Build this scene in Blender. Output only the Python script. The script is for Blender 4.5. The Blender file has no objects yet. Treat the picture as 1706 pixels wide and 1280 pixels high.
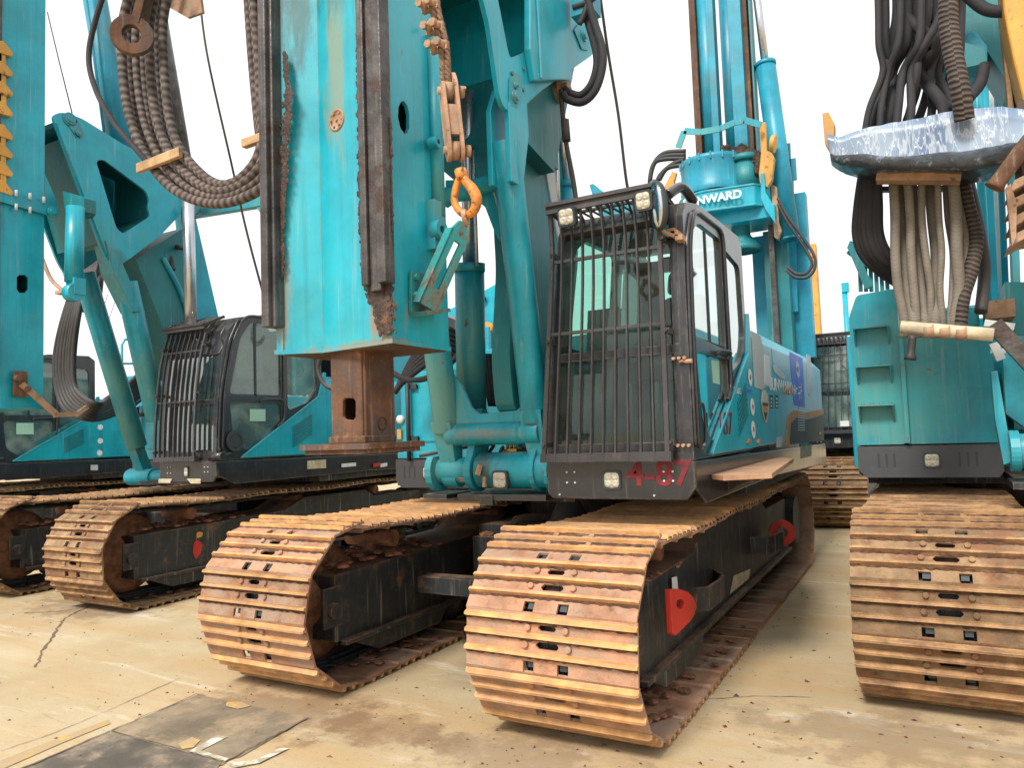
import bpy, bmesh, math, random
from mathutils import Vector, Matrix, geometry
random.seed(7)
R_ = math.radians
sc = bpy.context.scene
COL = sc.collection
# ------------------------------------------------------------------ camera
F = 1245.0
def _basis():
    Y = Vector((1545-853, 697-640, F)).normalized()
    X = -Vector((-1400-853, 800-640, F)); X = (X - Y*X.dot(Y)).normalized()
    Z = X.cross(Y)
    if Z.y > 0: Z = -Z
    return X, Y, Z
BX, BY, BZ = _basis()          # world axes seen from the camera (right, down, forward)
CH = 1.5
def ray(px, py):
    d = Vector((px-853, py-640, F))
    return Vector((BX.dot(d), BY.dot(d), BZ.dot(d)))
def P(px, py, x=None, y=None, z=None):
    d = ray(px, py)
    t = x/d.x if x is not None else y/d.y if y is not None else (z-CH)/d.z
    return Vector((0, 0, CH)) + d*t
cam_d = bpy.data.cameras.new('camera'); cam = bpy.data.objects.new('camera', cam_d); COL.objects.link(cam)
rt = Vector((BX.x, BY.x, BZ.x)); up = -Vector((BX.y, BY.y, BZ.y)); bk = -Vector((BX.z, BY.z, BZ.z))
M_ = Matrix((rt, up, bk)).transposed().to_4x4(); M_.translation = (0, 0, CH)
cam.matrix_world = M_
cam_d.sensor_width = 36; cam_d.lens = F/1706*36; cam_d.clip_start = .05; cam_d.clip_end = 2000
sc.camera = cam
# ------------------------------------------------------------------ light
SUN_EL, SUN_AZ = 48, 183       # azimuth of the sun, clockwise from +Y
w = bpy.data.worlds.new('World'); sc.world = w; w.use_nodes = True
nt = w.node_tree; nt.nodes.clear()
sky = nt.nodes.new('ShaderNodeTexSky'); sky.sky_type = 'NISHITA'; sky.sun_disc = False
sky.sun_elevation = R_(SUN_EL); sky.sun_rotation = R_(SUN_AZ); sky.air_density = 2; sky.dust_density = 6
hs = nt.nodes.new('ShaderNodeHueSaturation'); hs.inputs['Saturation'].default_value = .12
hs.inputs['Value'].default_value = 1.0
mxw = nt.nodes.new('ShaderNodeMix'); mxw.data_type = 'RGBA'; mxw.inputs['Factor'].default_value = .75
mxw.inputs['B'].default_value = (10.5, 10.6, 10.6, 1)      # the closed overcast deck
bg = nt.nodes.new('ShaderNodeBackground'); bg.inputs['Strength'].default_value = .08
ow = nt.nodes.new('ShaderNodeOutputWorld')
nt.links.new(sky.outputs[0], hs.inputs['Color']); nt.links.new(hs.outputs[0], mxw.inputs['A'])
nt.links.new(mxw.outputs['Result'], bg.inputs[0]); nt.links.new(bg.outputs[0], ow.inputs[0])
sl = bpy.data.lights.new('sun', 'SUN'); sl.energy = 2.4; sl.angle = R_(14); sl.color = (1, .95, .87)
so = bpy.data.objects.new('sun', sl); COL.objects.link(so)
sd = Vector((math.sin(R_(SUN_AZ))*math.cos(R_(SUN_EL)), math.cos(R_(SUN_AZ))*math.cos(R_(SUN_EL)), math.sin(R_(SUN_EL))))
so.rotation_euler = sd.to_track_quat('Z', 'Y').to_euler()
sc.view_settings.view_transform = 'Standard'; sc.view_settings.look = 'None'
sc.view_settings.exposure = .74; sc.view_settings.gamma = 1
sc.render.engine = 'CYCLES'
sc.render.resolution_x = 1024; sc.render.resolution_y = 769
sc.cycles.max_bounces = 6; sc.cycles.transparent_max_bounces = 12

# ------------------------------------------------------------------ materials
def mat(name, col, rough=.5, metal=0, vary=.25, vscale=2.5, tint=None, tint_scale=1.2, tint_lo=.52, tint_hi=.68,
        rust=None, rust_scale=14, rust_lo=.66, rust_hi=.72, streak=0, bump=.15, bscale=40, rough2=None, rand=0, coat=0,
        dust=None, dust_amt=.6, spec=None, edge=None, fine=0, blots=()):
    m = bpy.data.materials.new(name); m.use_nodes = True
    n = m.node_tree; N = n.nodes; L = n.links; b = N['Principled BSDF']
    tc = N.new('ShaderNodeTexCoord'); src = tc.outputs['Object']
    def noise(scale, detail=6, vec=None, r=.6):
        t = N.new('ShaderNodeTexNoise'); t.inputs['Scale'].default_value = scale; t.inputs['Detail'].default_value = detail
        t.inputs['Roughness'].default_value = r
        L.new(vec or src, t.inputs['Vector']); return t.outputs['Fac']
    def ramp(v, lo, hi):
        r = N.new('ShaderNodeMapRange'); r.interpolation_type = 'SMOOTHSTEP'
        r.inputs['From Min'].default_value = lo; r.inputs['From Max'].default_value = hi
        L.new(v, r.inputs['Value']); return r.outputs[0]
    def mix(a, bcol, fac):
        x = N.new('ShaderNodeMix'); x.data_type = 'RGBA'
        if isinstance(a, tuple): x.inputs['A'].default_value = (*a, 1)
        else: L.new(a, x.inputs['A'])
        if isinstance(bcol, tuple): x.inputs['B'].default_value = (*bcol, 1)
        else: L.new(bcol, x.inputs['B'])
        if isinstance(fac, float): x.inputs['Factor'].default_value = fac
        else: L.new(fac, x.inputs['Factor'])
        return x.outputs['Result']
    def mul(a, k):
        x = N.new('ShaderNodeMath'); x.operation = 'MULTIPLY'; L.new(a, x.inputs[0])
        if isinstance(k, (int, float)): x.inputs[1].default_value = k
        else: L.new(k, x.inputs[1])
        return x.outputs[0]
    if rand:
        oi = N.new('ShaderNodeObjectInfo'); va = N.new('ShaderNodeVectorMath'); va.operation = 'ADD'
        sc_ = N.new('ShaderNodeVectorMath'); sc_.operation = 'SCALE'; sc_.inputs['Scale'].default_value = 40
        cb = N.new('ShaderNodeCombineXYZ')
        for i in range(3): L.new(oi.outputs['Random'], cb.inputs[i])
        L.new(cb.outputs[0], sc_.inputs[0]); L.new(sc_.outputs[0], va.inputs[1]); L.new(tc.outputs['Object'], va.inputs[0])
        src = va.outputs[0]
    dk = tuple(c*(1-vary) for c in col); lt = tuple(min(1, c*(1+vary)) for c in col)
    c = mix(dk, lt, ramp(noise(vscale), .3, .7))
    if rand:
        hv = N.new('ShaderNodeHueSaturation'); mr = N.new('ShaderNodeMapRange')
        mr.inputs['To Min'].default_value = 1-rand; mr.inputs['To Max'].default_value = 1+rand
        L.new(oi.outputs['Random'], mr.inputs['Value']); L.new(mr.outputs[0], hv.inputs['Value']); L.new(c, hv.inputs['Color']); c = hv.outputs[0]
    if tint: c = mix(c, tint, mul(ramp(noise(tint_scale, 8, r=.65), tint_lo, tint_hi), .8))
    if streak:
        mp = N.new('ShaderNodeMapping'); mp.inputs['Scale'].default_value = (22, 22, .9); L.new(src, mp.inputs[0])
        c = mix(c, tuple(x*.45 for x in col), mul(ramp(noise(1, 6, mp.outputs[0]), .52, .75), streak))
        mp2 = N.new('ShaderNodeMapping'); mp2.inputs['Scale'].default_value = (30, 30, 1.6); mp2.inputs['Location'].default_value = (3, 9, 4); L.new(src, mp2.inputs[0])
        c = mix(c, (.5, .47, .38), mul(ramp(noise(1, 6, mp2.outputs[0]), .56, .8), streak*.8))
    if dust:
        ge = N.new('ShaderNodeNewGeometry'); sx = N.new('ShaderNodeSeparateXYZ'); L.new(ge.outputs['Normal'], sx.inputs[0])
        up_ = ramp(sx.outputs[2], .3, .9)
        c = mix(c, dust, mul(mul(up_, ramp(noise(6), .25, .6)), dust_amt))
        c = mix(c, dust, mul(ramp(noise(9, 10, r=.75), .5, .75), dust_amt*.45))
    if rust:
        f1 = ramp(noise(rust_scale, 12, r=.7), rust_lo, rust_hi)
        c = mix(c, rust, f1)
    for (bc, br, bcol, bk) in blots:
        mpb = N.new('ShaderNodeMapping'); mpb.inputs['Location'].default_value = tuple(-q/r_ for q, r_ in zip(bc, br)); mpb.inputs['Scale'].default_value = tuple(1/r_ for r_ in br)
        L.new(tc.outputs['Object'], mpb.inputs[0]); ln = N.new('ShaderNodeVectorMath'); ln.operation = 'LENGTH'; L.new(mpb.outputs[0], ln.inputs[0])
        ms_ = N.new('ShaderNodeMapping'); ms_.inputs['Scale'].default_value = (14, 14, 2.5); L.new(tc.outputs['Object'], ms_.inputs[0])
        nn = N.new('ShaderNodeMapRange'); nn.inputs['From Min'].default_value = .3; nn.inputs['From Max'].default_value = .7; nn.inputs['To Min'].default_value = -.5; nn.inputs['To Max'].default_value = .5
        L.new(noise(1.2, 10, ms_.outputs[0], .7), nn.inputs['Value']); ad = N.new('ShaderNodeMath'); ad.operation = 'ADD'; L.new(ln.outputs['Value'], ad.inputs[0]); L.new(nn.outputs[0], ad.inputs[1])
        inv = N.new('ShaderNodeMath'); inv.operation = 'SUBTRACT'; inv.inputs[0].default_value = 1; L.new(ramp(ad.outputs[0], .3, 1.0), inv.inputs[1])
        c = mix(c, bcol, mul(inv.outputs[0], bk))
    if fine:
        c = mix(c, tuple(x*.35 for x in col), mul(ramp(noise(38, 12, r=.8), .52, .7), fine))
    if edge:
        bv = N.new('ShaderNodeBevel'); bv.samples = 3; bv.inputs['Radius'].default_value = .012
        g2 = N.new('ShaderNodeNewGeometry'); dt = N.new('ShaderNodeVectorMath'); dt.operation = 'DOT_PRODUCT'
        L.new(bv.outputs[0], dt.inputs[0]); L.new(g2.outputs['Normal'], dt.inputs[1])
        c = mix(c, edge, mul(ramp(dt.outputs['Value'], .985, .9), ramp(noise(7, 10, r=.75), .42, .62)))
    L.new(c, b.inputs['Base Color'])
    b.inputs['Metallic'].default_value = metal
    rr = N.new('ShaderNodeMapRange'); rr.inputs['To Min'].default_value = rough-.08; rr.inputs['To Max'].default_value = min(1, rough+.15)
    L.new(noise(5), rr.inputs['Value']); L.new(rr.outputs[0], b.inputs['Roughness'])
    if coat: b.inputs['Coat Weight'].default_value = coat; b.inputs['Coat Roughness'].default_value = .15
    if spec is not None: b.inputs['Specular IOR Level'].default_value = spec
    if bump:
        bp = N.new('ShaderNodeBump'); bp.inputs['Strength'].default_value = bump; bp.inputs['Distance'].default_value = .01
        L.new(noise(bscale, 8), bp.inputs['Height']); L.new(bp.outputs[0], b.inputs['Normal'])
    return m

RUST = (.19, .075, .03)
M = {}
M['teal'] = mat('teal_paint', (.004, .345, .45), .36, vary=.18, tint=(.04, .36, .38), tint_lo=.55, tint_hi=.75, rust=(.16, .1, .06),
                rust_scale=9, rust_lo=.68, rust_hi=.71, streak=.4, bump=.12, bscale=6, coat=.15, edge=(.20, .13, .09), fine=.12)
M['teal2'] = mat('worn_teal_paint', (.009, .285, .36), .38, vary=.2, tint=(.10, .29, .26), tint_lo=.46, tint_hi=.66, rust=(.15, .09, .05),
                 rust_scale=10, rust_lo=.63, rust_hi=.68, streak=.5, bump=.15, bscale=8, edge=(.18, .12, .08), fine=.2,
    blots=(((-2.74, 4.0, 1.75), (.2, .3, .55), (.16, .27, .18), .6), ((-2.4, 4.0, 1.5), (.3, .3, .05), (.22, .2, .16), .6), ((-2.45, 4.0, 1.3), (.1, .3, .2), (.06, .08, .07), .8), ((-.1, 6, 1.6), (.6, .3, .3), (.03, .36, .36), .5)))
M['mast'] = mat('streaked_mast_paint', (.005, .345, .445), .32, vary=.18, tint=(.05, .36, .36), tint_lo=.5, tint_hi=.75, rust=(.16, .1, .06), rust_scale=9, rust_lo=.66, rust_hi=.70, streak=.32, bump=.15, bscale=6, coat=.35, edge=(.20, .13, .09), fine=.18,
    blots=(((-2.47, 2.76, 3.35), (.10, .5, .55), (.22, .26, .17), .75), ((-2.70, 2.7, 3.75), (.16, .5, .5), (.02, .09, .09), .85), ((-2.35, 2.7, 3.9), (.5, .5, .35), (.03, .17, .18), .7), ((-2.2, 2.7, 2.05), (.10, .3, .16), (.30, .16, .07), .9), ((-2.78, 2.7, 2.2), (.05, .3, .3), (.3, .2, .1), .7), ((-2.3, 2.72, 1.94), (.45, .3, .03), (.25, .2, .12), .7)))
M['tealb'] = mat('blue_teal_paint', (.01, .25, .36), .4, vary=.2, tint=(.05, .2, .24), rust=(.12, .08, .05), rust_scale=5, rust_lo=.62, rust_hi=.7,
                 streak=.4, bump=.1)
M['teald'] = mat('shaded_deep_teal_paint', (.008, .17, .19), .45, vary=.2, tint=(.03, .12, .12), streak=.4, bump=.1)  # teal darkened with recess shade in its colour; boom arms are darker themselves
M['black'] = mat('dusty_black_paint', (.017, .017, .021), .33, vary=.3, dust=(.22, .2, .17), dust_amt=.33, streak=.25, rust=(.2, .16, .12), rust_scale=30, rust_lo=.68, rust_hi=.74, bump=.15, bscale=30, coat=.5, edge=(.2, .18, .16))
M['guard'] = mat('dusty_grey_guard_bars', (.045, .043, .046), .55, vary=.3, dust=(.26, .22, .18), dust_amt=.5, rust=(.12, .06, .04), rust_scale=22, rust_lo=.58, rust_hi=.66, bump=.2)
M['tealrust'] = mat('rusting_teal_paint', (.02, .26, .27), .55, vary=.25, tint=(.16, .10, .06), tint_scale=5, tint_lo=.44, tint_hi=.6, rust=(.14, .07, .04), rust_scale=14, rust_lo=.55, rust_hi=.62, streak=.5, bump=.3)
M['frameblack'] = mat('muddy_black_frame', (.022, .026, .028), .55, vary=.3, dust=(.27, .16, .10), dust_amt=.8, streak=.7, edge=(.3, .16, .08), fine=.2,
                      rust=(.17, .08, .04), rust_scale=5, rust_lo=.56, rust_hi=.7, bump=.3, bscale=25)
M['grey'] = mat('charcoal_bumper_paint', (.06, .062, .066), .5, vary=.12, dust=(.2, .18, .16), dust_amt=.3, bump=.1, bscale=60)
M['rust'] = mat('rusty_steel', (.13, .068, .042), .8, vary=.4, vscale=5, tint=(.10, .075, .065), tint_scale=4, tint_lo=.45, tint_hi=.6, rust=(.27, .14, .07), rust_scale=9, rust_lo=.55,
                rust_hi=.7, streak=.5, bump=.4, bscale=50, spec=.2)
M['shoe'] = mat('rusty_track_steel', (.35, .185, .11), .68, vary=.28, vscale=7, tint=(.36, .26, .19), tint_scale=4, tint_lo=.42, tint_hi=.62,
                rust=(.14, .06, .035), rust_scale=9, rust_lo=.58, rust_hi=.74, bump=.5, bscale=70, rand=.3, spec=.25, fine=.55)
M['grouser'] = mat('worn_ochre_track_steel', (.52, .27, .10), .55, vary=.3, vscale=9, tint=(.40, .23, .13), tint_scale=5, tint_lo=.45, tint_hi=.65,
                   bump=.4, bscale=60, rand=.24, spec=.35, edge=(.62, .42, .24), fine=.3)
M['mud_shade'] = mat('mud_and_grouser_shade', (.085, .042, .026), .95, vary=.4, vscale=25, tint=(.2, .11, .06), tint_scale=14, bump=1, bscale=60, rand=.2)  # soil colour for crumbs; on shoes it paints the shadow below each grouser
M['shoe2'] = mat('muddy_track_steel', (.23, .15, .085), .7, vary=.35, vscale=7, tint=(.22, .10, .05), tint_scale=5, tint_lo=.45, tint_hi=.62,
                 rust=(.1, .055, .035), rust_scale=8, rust_lo=.56, rust_hi=.72, bump=.5, bscale=70, rand=.34, spec=.2, fine=.55)
M['grouser2'] = mat('muddy_ochre_grousers', (.34, .19, .085), .6, vary=.35, vscale=9, tint=(.16, .085, .05), tint_scale=5, tint_lo=.45, tint_hi=.62,
                    bump=.4, bscale=60, rand=.2, spec=.3, edge=(.5, .34, .18), fine=.4)
M['soil'] = mat('red_brown_soil', (.24, .11, .06), .95, vary=.4, vscale=14, bump=.9, bscale=30)
M['greased'] = mat('greased_guide_rail_steel', (.075, .066, .064), .35, metal=.3, vary=.5, vscale=6, rust=(.06, .035, .025), rust_scale=5, rust_lo=.52, rust_hi=.62,
                   streak=.5, bump=.5, bscale=30)
M['grease'] = mat('caked_brown_grease', (.045, .026, .018), .6, vary=.5, vscale=20, rust=(.16, .07, .03), rust_scale=12, rust_lo=.55, rust_hi=.65, bump=1, bscale=45)
M['chrome'] = mat('dull_chrome_rod', (.55, .56, .6), .25, metal=.9, vary=.15, bump=.05)
M['hose'] = mat('black_rubber_hose', (.035, .032, .032), .55, vary=.4, dust=(.2, .16, .12), dust_amt=.35, bump=.2, bscale=50)
M['wood'] = mat('weathered_wood', (.42, .27, .14), .8, vary=.3, vscale=8, streak=.3, bump=.4, bscale=60)
M['board'] = mat('brown_wooden_board', (.42, .24, .14), .8, vary=.25, vscale=6, tint=(.2, .12, .08), bump=.3, bscale=40)
M['yellow'] = mat('worn_yellow_paint', (.62, .30, .05), .5, vary=.2, tint=(.4, .22, .1), rust=RUST, rust_scale=9, rust_lo=.58, rust_hi=.66, streak=.4, bump=.2)
M['orange'] = mat('worn_orange_paint', (.58, .20, .025), .5, vary=.3, vscale=18, rust=(.13, .06, .03), rust_scale=26, rust_lo=.52, rust_hi=.6, bump=.3)
M['brownsteel'] = mat('clay_coated_steel', (.40, .24, .15), .7, vary=.25, vscale=9, tint=(.25, .25, .19), tint_scale=7, rust=(.14, .07, .04), rust_scale=16,
                      rust_lo=.58, rust_hi=.66, bump=.4, bscale=50)
M['red'] = mat('red_paint', (.50, .028, .018), .5, vary=.2, rust=(.15, .05, .03), rust_scale=14, rust_lo=.62, rust_hi=.68, bump=.2)
M['spray'] = mat('red_spray_paint', (.17, .014, .02), .7, vary=.3, vscale=20, bump=0)
M['white'] = mat('white_decal', (.72, .73, .72), .5, vary=.1, bump=0)
M['silver'] = mat('silver_lettering', (.55, .57, .56), .45, vary=.15, bump=0)
M['blue'] = mat('blue_banner_film', (.02, .09, .55), .4, vary=.15, bump=.1)
M['mint'] = mat('pale_mint_sticker', (.35, .62, .50), .6, vary=.1, bump=0)
M['paper'] = mat('pale_paper_notice', (.50, .52, .52), .6, vary=.1, bump=0)
M['decalorange'] = mat('orange_decal', (.62, .22, .03), .5, vary=.1, bump=0)
M['decaldark'] = mat('dark_decal', (.03, .04, .045), .5, vary=.1, bump=0)
M['tan'] = mat('tan_webbing', (.55, .46, .32), .8, vary=.25, vscale=12, streak=.4, bump=.2)
M['lens'] = mat('lamp_lens', (.52, .48, .38), .3, vary=.15, vscale=30, bump=.5, bscale=60, coat=.4)
M['seat'] = mat('dark_seat_fabric', (.03, .035, .04), .8)
M['brass'] = mat('brass_valve', (.45, .30, .07), .4, metal=.6)
M['mirror'] = mat('mirror_glass', (.6, .64, .68), .06, metal=1, bump=.02, bscale=3)
M['rope'] = mat('rusty_wire_rope', (.20, .12, .07), .7, vary=.4, vscale=40, bump=.8, bscale=150)
M['cable'] = mat('dark_cable', (.05, .04, .035), .7)

def glass_mat(name, tint, fac, veil, refl=1.1):
    m = bpy.data.materials.new(name); m.use_nodes = True
    n = m.node_tree; N = n.nodes; L = n.links; N.clear()
    out = N.new('ShaderNodeOutputMaterial'); tr = N.new('ShaderNodeBsdfTransparent'); tr.inputs[0].default_value = (*tint, 1)
    gl = N.new('ShaderNodeBsdfGlossy'); gl.inputs['Roughness'].default_value = .03; gl.inputs[0].default_value = (.9, .97, .95, 1)
    fr = N.new('ShaderNodeFresnel'); fr.inputs[0].default_value = 1.5
    ad = N.new('ShaderNodeMath'); ad.operation = 'MULTIPLY_ADD'; ad.inputs[1].default_value = refl; ad.inputs[2].default_value = fac
    L.new(fr.outputs[0], ad.inputs[0])
    m1 = N.new('ShaderNodeMixShader'); L.new(ad.outputs[0], m1.inputs[0]); L.new(tr.outputs[0], m1.inputs[1]); L.new(gl.outputs[0], m1.inputs[2])
    df = N.new('ShaderNodeBsdfDiffuse'); df.inputs[0].default_value = (.30, .38, .34, 1)  # pale mint layer: dirt with cab-glass reflections put into its colour
    tc = N.new('ShaderNodeTexCoord'); no = N.new('ShaderNodeTexNoise'); no.inputs['Scale'].default_value = 4; no.inputs['Detail'].default_value = 10
    L.new(tc.outputs['Object'], no.inputs['Vector'])
    mr = N.new('ShaderNodeMapRange'); mr.inputs['From Min'].default_value = .4; mr.inputs['From Max'].default_value = .75; mr.inputs['To Max'].default_value = veil
    mr.inputs['To Min'].default_value = veil*.25
    L.new(no.outputs['Fac'], mr.inputs['Value'])
    m2 = N.new('ShaderNodeMixShader'); L.new(mr.outputs[0], m2.inputs[0]); L.new(m1.outputs[0], m2.inputs[1]); L.new(df.outputs[0], m2.inputs[2])
    L.new(m2.outputs[0], out.inputs[0])
    return m
M['glass'] = glass_mat('tinted_cab_glass', (.58, .90, .80), .02, .13, .8)
M['glassd'] = glass_mat('dusty_dark_glass', (.30, .42, .36), .1, .8)
M['glassk'] = glass_mat('smoked_windscreen', (.10, .14, .12), .01, .1, .3)
M['glassp'] = glass_mat('painted_reflection_glass', (.4, .45, .44), .2, .95)  # the far cab's pale reflections, painted as a light layer on the glass

def film_mat():
    m = bpy.data.materials.new('crinkled_plastic_film'); m.use_nodes = True
    n = m.node_tree; N = n.nodes; L = n.links; b = N['Principled BSDF']; tc = N.new('ShaderNodeTexCoord')
    def math_(op, a, c=None, d=None):
        x = N.new('ShaderNodeMath'); x.operation = op
        for i, q in enumerate((a, c, d)):
            if q is None: continue
            if isinstance(q, (int, float)): x.inputs[i].default_value = q
            else: L.new(q, x.inputs[i])
        return x.outputs[0]
    def crease(scale, wd, rot):
        mp = N.new('ShaderNodeMapping'); mp.inputs['Rotation'].default_value = rot; mp.inputs['Scale'].default_value = (1.6, 1, .3); L.new(tc.outputs['Object'], mp.inputs[0])
        t = N.new('ShaderNodeTexNoise'); t.inputs['Scale'].default_value = scale; t.inputs['Detail'].default_value = 3; t.inputs['Distortion'].default_value = .1; L.new(mp.outputs[0], t.inputs['Vector'])
        d = math_('ABSOLUTE', math_('SUBTRACT', t.outputs['Fac'], .5)); r = N.new('ShaderNodeMapRange'); r.interpolation_type = 'SMOOTHSTEP'
        r.inputs['From Max'].default_value = wd; r.inputs['To Min'].default_value = 1; r.inputs['To Max'].default_value = 0; L.new(d, r.inputs['Value']); return r.outputs[0]
    c1 = math_('MAXIMUM', crease(5, .022, (0, .9, .3)), math_('MAXIMUM', crease(9, .02, (0, -.7, .2)), crease(15, .03, (.4, .2, .1))))
    no = N.new('ShaderNodeTexNoise'); no.inputs['Scale'].default_value = 3.5; no.inputs['Detail'].default_value = 6; L.new(tc.outputs['Object'], no.inputs['Vector'])
    cr = N.new('ShaderNodeValToRGB'); e = cr.color_ramp.elements
    e[0].position = .35; e[0].color = (.10, .16, .27, 1); e[1].position = .65; e[1].color = (.30, .38, .49, 1); L.new(no.outputs['Fac'], cr.inputs[0])
    x = N.new('ShaderNodeMix'); x.data_type = 'RGBA'; L.new(cr.outputs[0], x.inputs['A']); x.inputs['B'].default_value = (.72, .76, .8, 1); L.new(math_('MULTIPLY', c1, .42), x.inputs['Factor'])
    L.new(x.outputs['Result'], b.inputs['Base Color']); b.inputs['Roughness'].default_value = .3
    bp = N.new('ShaderNodeBump'); bp.inputs['Strength'].default_value = .35; bp.inputs['Distance'].default_value = .008; L.new(c1, bp.inputs['Height']); L.new(bp.outputs[0], b.inputs['Normal'])
    return m
M['film'] = film_mat()
def sleeve_mat(name, c1, c2, freq, bs=.3):
    m = bpy.data.materials.new(name); m.use_nodes = True
    n = m.node_tree; N = n.nodes; L = n.links; b = N['Principled BSDF']
    uv = N.new('ShaderNodeUVMap'); uv.uv_map = 'UVMap'
    wv = N.new('ShaderNodeTexWave'); wv.bands_direction = 'Y'; wv.inputs['Scale'].default_value = freq; wv.inputs['Distortion'].default_value = 2.6
    wv.inputs['Detail'].default_value = 2
    mp = N.new('ShaderNodeMapping'); mp.inputs['Rotation'].default_value = (0, 0, .12); L.new(uv.outputs[0], mp.inputs[0]); L.new(mp.outputs[0], wv.inputs['Vector'])
    tc = N.new('ShaderNodeTexCoord'); no = N.new('ShaderNodeTexNoise'); no.inputs['Scale'].default_value = 9; no.inputs['Detail'].default_value = 8
    L.new(tc.outputs['Object'], no.inputs['Vector'])
    ml = N.new('ShaderNodeMath'); ml.operation = 'MULTIPLY'; L.new(wv.outputs['Fac'], ml.inputs[0]); L.new(no.outputs['Fac'], ml.inputs[1])
    mx = N.new('ShaderNodeMapRange'); mx.inputs['From Max'].default_value = .6; L.new(ml.outputs[0], mx.inputs['Value'])
    x = N.new('ShaderNodeMix'); x.data_type = 'RGBA'; x.inputs['A'].default_value = (*c1, 1); x.inputs['B'].default_value = (*c2, 1); L.new(mx.outputs[0], x.inputs['Factor'])
    L.new(x.outputs['Result'], b.inputs['Base Color']); b.inputs['Roughness'].default_value = .75
    bp = N.new('ShaderNodeBump'); bp.inputs['Strength'].default_value = bs; bp.inputs['Distance'].default_value = .01
    L.new(wv.outputs['Fac'], bp.inputs['Height']); L.new(bp.outputs[0], b.inputs['Normal'])
    return m
M['wrap'] = sleeve_mat('spiral_wrapped_hose', (.03, .022, .02), (.17, .125, .105), 6, .45)
M['wrap2'] = sleeve_mat('brown_ribbed_hose', (.02, .016, .014), (.12, .085, .07), 11, .7)
M['canvas'] = sleeve_mat('dusty_canvas_hose_sleeve', (.10, .085, .07), (.30, .26, .21), 40)
M['blackwrap'] = sleeve_mat('black_nylon_hose_sleeve', (.014, .014, .018), (.05, .045, .05), 60)

# ------------------------------------------------------------------ mesh helpers
def face(bm, vs, mi=0):
    try: f = bm.faces.new(vs); f.material_index = mi; return f
    except ValueError: return None
def box(bm, x0, x1, y0, y1, z0, z1, mi=0):
    v = [bm.verts.new((x, y, z)) for z in (z0, z1) for y in (y0, y1) for x in (x0, x1)]
    for q in ((0, 2, 3, 1), (4, 5, 7, 6), (0, 1, 5, 4), (2, 6, 7, 3), (0, 4, 6, 2), (1, 3, 7, 5)): face(bm, [v[i] for i in q], mi)
def prism(bm, pts, vec, mi=0, holes=()):
    pts = [Vector(p) for p in pts]; vec = Vector(vec); loops = [pts]+[[Vector(p) for p in h] for h in holes]
    tris = geometry.tessellate_polygon(loops)
    flat = [p for l in loops for p in l]
    a = [bm.verts.new(p) for p in flat]; b = [bm.verts.new(p+vec) for p in flat]
    for t in tris:
        face(bm, [a[i] for i in t], mi); face(bm, [b[i] for i in reversed(t)], mi)
    k = 0
    for l in loops:
        n = len(l)
        for i in range(n):
            j = (i+1) % n; face(bm, (a[k+i], a[k+j], b[k+j], b[k+i]), mi)
        k += n
def rnd(pts, r, n=4):
    pts = [Vector(p) for p in pts]; out = []
    for i, p in enumerate(pts):
        a, b = pts[i-1], pts[(i+1) % len(pts)]
        u = (a-p); v = (b-p); d = min(r, u.length*.45, v.length*.45); u.normalize(); v.normalize()
        s, e = p+u*d, p+v*d
        for k in range(n+1):
            t = k/n; out.append(s*(1-t)**2+p*2*t*(1-t)+e*t*t)
    return out
def frame(d):
    d = Vector(d).normalized(); a = Vector((0, 0, 1)) if abs(d.z) < .9 else Vector((1, 0, 0))
    u = d.cross(a).normalized(); return u, d.cross(u).normalized()
def cyl(bm, p0, p1, r0, r1=None, seg=20, mi=0, caps=True):
    p0, p1 = Vector(p0), Vector(p1); r1 = r0 if r1 is None else r1; u, v = frame(p1-p0)
    A = []; B = []
    for i in range(seg):
        a = 2*math.pi*i/seg; o = u*math.cos(a)+v*math.sin(a)
        A.append(bm.verts.new(p0+o*r0)); B.append(bm.verts.new(p1+o*r1))
    for i in range(seg):
        j = (i+1) % seg; f = face(bm, (A[i], A[j], B[j], B[i]), mi)
        if f: f.smooth = True
    if caps: face(bm, A[::-1], mi); face(bm, B, mi)
def ringz(bm, c, ax, ro, ri, th, seg=28, mi=0):
    c = Vector(c); ax = Vector(ax).normalized(); u, v = frame(ax)
    o = [c+(u*math.cos(2*math.pi*i/seg)+v*math.sin(2*math.pi*i/seg))*ro-ax*th/2 for i in range(seg)]
    h = [c+(u*math.cos(2*math.pi*i/seg)+v*math.sin(2*math.pi*i/seg))*ri-ax*th/2 for i in range(seg)]
    prism(bm, o, ax*th, mi, [h])
def lathe(bm, base, ax, prof, seg=32, mi=0, a0=0, a1=2*math.pi):
    base = Vector(base); ax = Vector(ax).normalized(); u, v = frame(ax); full = abs(a1-a0-2*math.pi) < 1e-4
    n = seg if full else seg+1; rows = []
    for r, h in prof:
        rows.append([bm.verts.new(base+ax*h+(u*math.cos(a0+(a1-a0)*i/seg)+v*math.sin(a0+(a1-a0)*i/seg))*max(r, 1e-4)) for i in range(n)])
    for k in range(len(rows)-1):
        for i in range(seg):
            j = (i+1) % n; f = face(bm, (rows[k][i], rows[k][j], rows[k+1][j], rows[k+1][i]), mi)
            if f: f.smooth = True
def spline(pts, sub=8):
    pts = [Vector(p) for p in pts]; out = []
    for i in range(len(pts)-1):
        p0 = pts[max(i-1, 0)]; p1 = pts[i]; p2 = pts[i+1]; p3 = pts[min(i+2, len(pts)-1)]
        for k in range(sub):
            t = k/sub
            out.append(.5*((2*p1)+(p2-p0)*t+(2*p0-5*p1+4*p2-p3)*t*t+(3*p1-p0-3*p2+p3)*t**3))
    out.append(pts[-1]); return out
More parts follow.
